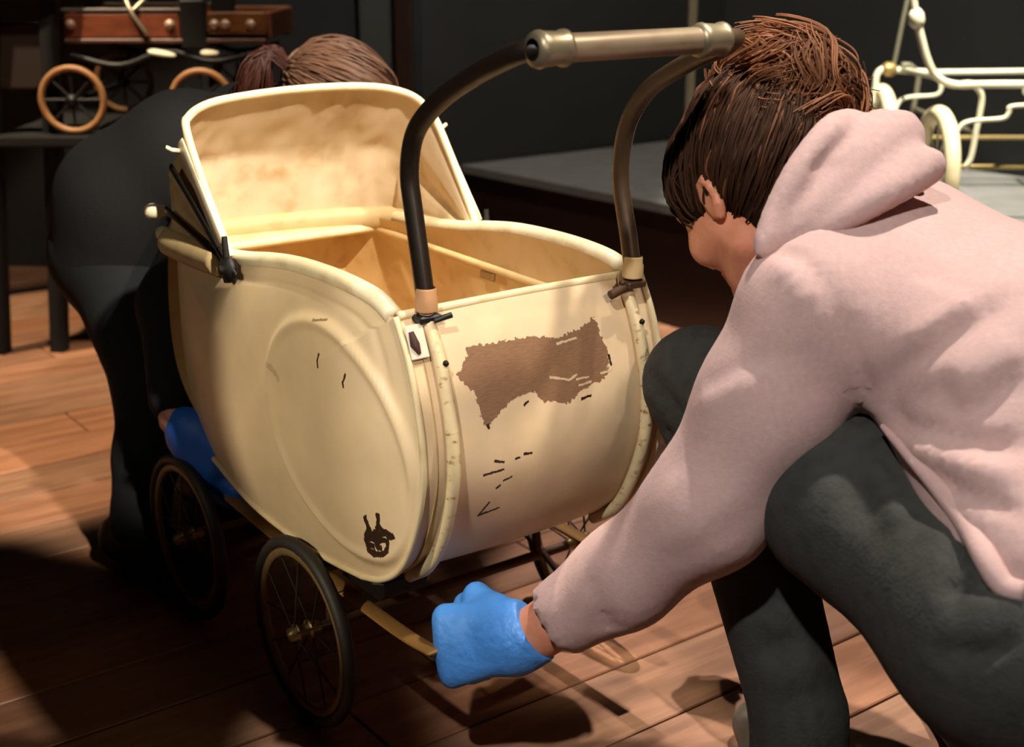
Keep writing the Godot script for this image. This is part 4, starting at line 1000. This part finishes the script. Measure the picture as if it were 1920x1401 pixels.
	hr.cap(hd + F * 0.01 + U * 0.042, hd - F * 0.03 + U * 0.035, 0.084, 0.086, 0.02); hr.cap(hd - F * 0.05, hd - F * 0.055 - U * 0.04, 0.06, 0.04, 0.03)
	obj("hair", hr.geo(), hm, t)
	var rng := RandomNumberGenerator.new(); rng.seed = 4; var tail := Geo.new(); var strands := Geo.new()
	var knot := hd + Vector3(-0.075, 0.075, 0.01)
	for i in 160:
		var o := Vector3(rng.randf() - 0.5, rng.randf() - 0.5, rng.randf() - 0.5) * 0.022; var q := Vector3(rng.randf() - 0.5, rng.randf() - 0.5, rng.randf() - 0.5) * 0.05
		tail.tube(spline([knot + o * 0.5, knot + Vector3(-0.035, 0.035, 0.0) + o, knot + Vector3(-0.06, -0.01, 0.0) + q, knot + Vector3(-0.075, -0.10, 0.0) + q * 1.2, knot + Vector3(-0.08, -0.17, 0.0) + q], 3), range(13).map(func(j): return 0.0026 * (1.0 - j / 15.0)), 4)
	obj("ponytail", tail, mat(Color(0.28, 0.13, 0.09), 0.4), t)
	var o2 := hd + U * 0.03 - F * 0.015; var shaded_hair2 := (knot - o2).normalized()
	for i in 700:
		var d := Vector3(rng.randfn(), rng.randfn(), rng.randfn()).normalized()
		if hr.surf(o2, d, 0.2).distance_to(o2) < 0.066: continue
		var pts := []
		for k in 6:
			var dd := d.slerp(shaded_hair2, k / 5.0 * 0.95).normalized()
			pts.append(hr.surf(o2, dd, 0.2) + dd * (0.0005 * (i % 4) - 0.001))
		strands.tube(spline(pts, 3), range(16).map(func(j): return 0.0005 + 0.0015 * sin(PI * (j + 0.6) / 16.5)), 4)
	obj("hair_locks", strands, mat(Color(0.52, 0.38, 0.30), 0.42), t)  # strands paler than the hair below, highlights put into their colour
	var tie := Geo.new(); var tr := []
	for i in 16: tr.append(knot + (Vector3(0.6, 0.75, 0.0) * cos(TAU * i / 16) + Vector3(0, 0, 1) * sin(TAU * i / 16)) * 0.018)
	tie.tube(tr, 0.007, 8, true); obj("hair_tie", tie, mat(Color(0.02, 0.02, 0.02), 0.8), t)

# ---------------------------------------------------------------- the carriages behind
func ring(g: Geo, c: Vector3, n: Vector3, r: float, w: float, seg := 40) -> void:
	var x := n.cross(Vector3.UP).normalized(); var y := n.cross(x)
	var pts := []
	for i in seg: pts.append(c + (x * cos(TAU * i / seg) + y * sin(TAU * i / seg)) * r)
	g.tube(pts, w, 12, true)

func white_frame() -> void:
	var t := thing("carriage_frame", "white undercarriage of an antique carriage with pale tyres standing on the platform", "carriage frame", Vector3(1.3, 0.35, -3.65))
	var at := func(p: Vector3) -> Vector3: return p - Vector3(1.3, 0.35, -3.65)
	var seq := func(a: Array) -> Array: return a.map(func(p): return at.call(p))
	var white := grained(mat(Color(0.93, 0.91, 0.80), 0.45), tex["mottle"], Vector3(6, 6, 6)); var tyre := grained(mat(Color(0.95, 0.89, 0.72), 0.6), tex["mottle"], Vector3(5, 5, 5)); var grey := mat(Color(0.5, 0.48, 0.40), 0.45, 0.3); var brass := mat(Color(0.62, 0.53, 0.33), 0.45, 0.5)
	var g := Geo.new()
	g.tube(spline(seq.call([Vector3(0.93, 1.12, -3.4), Vector3(0.955, 1.02, -3.4), Vector3(0.982, 0.914, -3.4), Vector3(0.994, 0.87, -3.4), Vector3(1.01, 0.825, -3.4), Vector3(1.029, 0.774, -3.4), Vector3(1.051, 0.737, -3.4), Vector3(1.084, 0.715, -3.4), Vector3(1.124, 0.709, -3.4), Vector3(1.197, 0.711, -3.4), Vector3(1.5, 0.711, -3.4), Vector3(1.66, 0.711, -3.4)]), 5), 0.0095, 12)
	obj("front_rail", g, white, t)
	var j := Geo.new(); j.tube(seq.call([Vector3(0.989, 0.892, -3.4), Vector3(0.992, 0.88, -3.4), Vector3(0.996, 0.862, -3.4), Vector3(1.0, 0.85, -3.4)]), [0.012, 0.019, 0.02, 0.013], 12)
	obj("joint", j, white, t)
	g = Geo.new(); g.tube(seq.call([Vector3(1.13, 0.93, -3.95), Vector3(1.118, 0.845, -3.95), Vector3(1.10, 0.70, -3.95)]), 0.006, 10)
	obj("handle_rod", g, grey, t)
	g = Geo.new(); g.tube(seq.call([Vector3(0.93, 1.12, -3.4), Vector3(1.08, 1.12, -3.95)]), 0.009, 10); g.tube(seq.call([Vector3(1.08, 1.12, -3.95), Vector3(1.13, 0.93, -3.95)]), 0.006, 10)
	obj("handle_bar", g, white, t)
	g = Geo.new(); g.tube(spline(seq.call([Vector3(1.052, 0.60, -3.95), Vector3(1.054, 0.65, -3.95), Vector3(1.054, 0.68, -3.95), Vector3(1.068, 0.70, -3.95), Vector3(1.109, 0.699, -3.95), Vector3(1.203, 0.692, -3.95)]), 5), 0.009, 10)
	g.tube(seq.call([Vector3(1.203, 0.692, -3.95), Vector3(1.66, 0.697, -3.95)]), 0.008, 10)
	obj("back_rail", g, white, t)
	j = Geo.new(); j.tube(seq.call([Vector3(1.07, 0.701, -3.95), Vector3(1.08, 0.702, -3.95), Vector3(1.10, 0.70, -3.95), Vector3(1.11, 0.699, -3.95)]), [0.012, 0.02, 0.02, 0.012], 12)
	obj("joint", j, brass, t)
	for z: float in [-3.4, -3.95]:
		for m: float in [1.0, -1.0]:
			var mir := func(p: Vector3) -> Vector3: return at.call(Vector3(p.x if m > 0 else 2.7 - p.x, p.y, z))
			g = Geo.new(); g.tube(spline([Vector3(1.124, 0.713, 0), Vector3(1.150, 0.711, 0), Vector3(1.174, 0.685, 0), Vector3(1.175, 0.643, 0), Vector3(1.17, 0.596, 0), Vector3(1.164, 0.53, 0), Vector3(1.15, 0.50, 0)].map(mir), 5), 0.0075, 10)
			obj("spring", g, white if z > -3.5 else grey, t)
		g = Geo.new(); g.tube(spline([Vector3(1.098, 0.566, z + 0.05), Vector3(1.111, 0.610, z + 0.05), Vector3(1.137, 0.626, z + 0.05), Vector3(1.215, 0.633, z + 0.05), Vector3(1.23, 0.649, z + 0.05), Vector3(1.248, 0.664, z + 0.05), Vector3(1.45, 0.664, z + 0.05), Vector3(1.475, 0.635, z + 0.05), Vector3(1.56, 0.63, z + 0.05), Vector3(1.60, 0.57, z + 0.05)].map(func(p): return at.call(p)), 5), 0.0055, 10)
		obj("spring_wire", g, white, t)
		g = Geo.new(); g.tube(seq.call([Vector3(1.04, 0.505, z), Vector3(1.66, 0.505, z)]), 0.0065, 10)
		obj("axle", g, brass, t)
		for x: float in [1.075, 1.625]:
			var w := Node3D.new(); w.name = "wheel"; t.add_child(w, true); w.position = at.call(Vector3(x, 0.505, z))
			g = Geo.new(); ring(g, Vector3.ZERO, Vector3.RIGHT, 0.134, 0.0205, 48); obj("tyre", g, tyre, w)
			for i in 10:
				var a := TAU * i / 10; g = Geo.new(); g.tube([Vector3.ZERO, Vector3(0, cos(a), sin(a)) * 0.13], 0.0025, 6); obj("spoke", g, white, w)
			g = Geo.new(); g.lathe([Vector2(0, -0.024), Vector2(0.012, -0.024), Vector2(0.014, 0), Vector2(0.012, 0.024), Vector2(0, 0.024)], 14, Transform3D(Basis(Vector3.BACK, PI / 2), Vector3.ZERO)); obj("hub", g, brass, w)
	for y: float in [0.59]:
		g = Geo.new(); g.tube(seq.call([Vector3(1.17, y, -3.95), Vector3(1.17, y, -3.4)]), 0.005, 8); obj("cross_rod", g, grey, t)
	g = Geo.new(); g.tube(seq.call([Vector3(1.124, 0.71, -3.4), Vector3(1.124, 0.70, -3.95)]), 0.006, 8); obj("cross_rod", g, grey, t)

func wooden_carriage() -> void:
	# black stand with splayed legs
	var black := mat(Color(0.018, 0.021, 0.022), 0.9)
	var s := thing("display_stand", "black display stand with splayed legs at the left wall", "stand", Vector3(-1.1, 0, -3.6))
	var B := Vector3(-1.1, 0, -3.6)
	for l in [[Vector3(-1.25, 0, -3.46), Vector3(-1.13, 1.18, -3.36)], [Vector3(-1.40, 0, -3.44), Vector3(-1.27, 1.18, -3.34)], [Vector3(-0.45, 0, -4.1), Vector3(-0.56, 0.62, -3.95)], [Vector3(-1.35, 0, -4.1), Vector3(-1.25, 0.62, -3.95)]]:
		var g := Geo.new(); g.tube([l[0] - B + Vector3(0.03, 0, 0), l[1] - B + Vector3(0.03, 0, 0)], 0.027, 4)
		obj("leg", g, black, s)
	var tb := Geo.new(); tb.box(Vector3(0.86, 0.03, 0.62), 0.006, Transform3D(Basis(), Vector3(-0.86, 0.575, -3.66) - B))
	obj("shelf", tb, black, s)
	tb = Geo.new(); tb.box(Vector3(0.17, 0.16, 0.03), 0.005, Transform3D(Basis(), Vector3(-1.225, 0.78, -3.40) - B))
	obj("side_board", tb, mat(Color(0.17, 0.12, 0.10), 0.6), s)
	tb = Geo.new(); tb.tube([Vector3(-1.3, 0.93, -3.36) - B, Vector3(-1.1, 0.93, -3.36) - B], 0.015, 8)
	obj("cross_bar", tb, black, s)
	# wooden carriage
	var O := Vector3(-0.86, 0.59, -3.6)
	var t := thing("wooden_carriage", "red brown wooden carriage with tan wheel rims on the black stand", "carriage", O)
	var at := func(x: float, y: float, z: float) -> Vector3: return Vector3(x, y, z) - O
	var wood := grained(mat(Color(0.50, 0.26, 0.16), 0.5), tex["wood"], Vector3(2, 6, 2)); var wood2 := grained(mat(Color(0.47, 0.28, 0.13), 0.5), tex["wood"], Vector3(2, 6, 2))
	var tan := grained(mat(Color(0.66, 0.48, 0.31), 0.5), tex["mottle"], Vector3(5, 5, 5)); var metal := mat(Color(0.62, 0.58, 0.5), 0.35, 0.6); var dark := mat(Color(0.08, 0.075, 0.08), 0.5); var pale := mat(Color(0.9, 0.87, 0.76), 0.35)
	for z: float in [-3.42, -3.78]:
		var g := Geo.new(); g.box(Vector3(0.285, 0.062, 0.02), 0.004, Transform3D(Basis(Vector3.BACK, 0.01), at.call(-0.962, 0.852, z))); obj("side_board", g, wood, t)
		g = Geo.new(); g.box(Vector3(0.15, 0.05, 0.02), 0.004, Transform3D(Basis(), at.call(-0.68, 0.86, z))); obj("side_board", g, wood2, t)
		g = Geo.new(); g.box(Vector3(0.065, 0.12, 0.028), 0.005, Transform3D(Basis(), at.call(-0.787, 0.855, z))); obj("pillar", g, dark, t)
		g = Geo.new(); g.box(Vector3(0.50, 0.012, 0.024), 0.003, Transform3D(Basis(), at.call(-0.86, 0.815, z))); obj("lower_rail", g, mat(Color(0.35, 0.22, 0.17), 0.5), t)
		g = Geo.new(); g.box(Vector3(0.30, 0.01, 0.024), 0.003, Transform3D(Basis(), at.call(-0.962, 0.889, z))); obj("upper_rail", g, mat(Color(0.30, 0.27, 0.25), 0.5), t)
		for x: float in [-1.09, -0.845, -0.735, -0.708, -0.645]:
			g = Geo.new(); g.lathe([Vector2(0.013, 0), Vector2(0.011, 0.006), Vector2(0.005, 0.01), Vector2(0, 0.0105)], 12, Transform3D(Basis(Vector3.RIGHT, PI / 2 if z > -3.6 else -PI / 2), at.call(x, 0.855, z + (0.01 if z > -3.6 else -0.01)))); obj("stud", g, mat(Color(0.72, 0.62, 0.55), 0.4, 0.3), t)
		g = Geo.new(); g.tube(spline([at.call(-1.10, 0.78, z), at.call(-0.98, 0.755, z), at.call(-0.86, 0.79, z), at.call(-0.75, 0.765, z), at.call(-0.64, 0.785, z)], 5), 0.008, 8); obj("spring", g, dark, t)
		for e in [[-0.865, 0.787, 0.034, -0.18], [-0.747, 0.788, 0.022, -0.05]]:
			g = Geo.new(); var u := Vector3(cos(e[3]), sin(e[3]), 0); var c: Vector3 = at.call(e[0], e[1], z + 0.03 if z > -3.6 else z - 0.03)
			g.tube(spline([c - u * e[2], c - u * e[2] * 0.5, c + u * e[2] * 0.5, c + u * e[2]], 3), [0.004, 0.008, 0.0105, 0.012, 0.012, 0.012, 0.0105, 0.009, 0.008, 0.004], 10, false, 0.6); obj("spring_cap", g, pale, t)
		for w in [[-1.09, 0.676, 0.077], [-0.77, 0.672, 0.074]]:
			var wl := Node3D.new(); wl.name = "wheel"; t.add_child(wl, true); wl.position = at.call(w[0], w[1], z + (0.05 if z > -3.6 else -0.05))
			g = Geo.new(); ring(g, Vector3.ZERO, Vector3.BACK, w[2], 0.0085); obj("wheel_rim", g, tan, wl)
			for i in 8:
				var a := TAU * i / 8; g = Geo.new(); g.tube([Vector3.ZERO, Vector3(cos(a), sin(a), 0) * w[2]], 0.0035, 6); obj("spoke", g, dark, wl)
			g = Geo.new(); g.lathe([Vector2(0, -0.016), Vector2(0.014, -0.014), Vector2(0.014, 0.014), Vector2(0, 0.016)], 12, Transform3D(Basis(Vector3.RIGHT, PI / 2), Vector3.ZERO)); obj("hub", g, dark, wl)
	for x: float in [-1.09, -0.77]:
		var g := Geo.new(); g.tube([at.call(x, 0.674, -3.36), at.call(x, 0.674, -3.84)], 0.007, 8); obj("axle", g, dark, t)
		for z: float in [-3.44, -3.76]:
			g = Geo.new(); g.tube([at.call(x, 0.674, z), at.call(x + 0.05, 0.775, z)], 0.006, 8); obj("hanger", g, dark, t)
	var fl := Geo.new(); fl.box(Vector3(0.5, 0.012, 0.35), 0.003, Transform3D(Basis(), at.call(-0.86, 0.825, -3.6))); obj("bottom_board", fl, wood2, t)
	for x: float in [-1.105, -0.605]:
		fl = Geo.new(); fl.box(Vector3(0.016, 0.062, 0.35), 0.003, Transform3D(Basis(), at.call(x, 0.852, -3.6))); obj("end_board", fl, wood, t)
	var rod := Geo.new(); rod.tube(spline([at.call(-1.0, 0.98, -3.45), at.call(-0.96, 0.93, -3.43), at.call(-0.935, 0.885, -3.40), at.call(-0.90, 0.83, -3.40)], 4), 0.006, 8); rod.tube(spline([at.call(-0.86, 0.97, -3.45), at.call(-0.91, 0.91, -3.42), at.call(-0.935, 0.885, -3.40)], 4), 0.006, 8)
	obj("handle_rod", rod, metal, t)
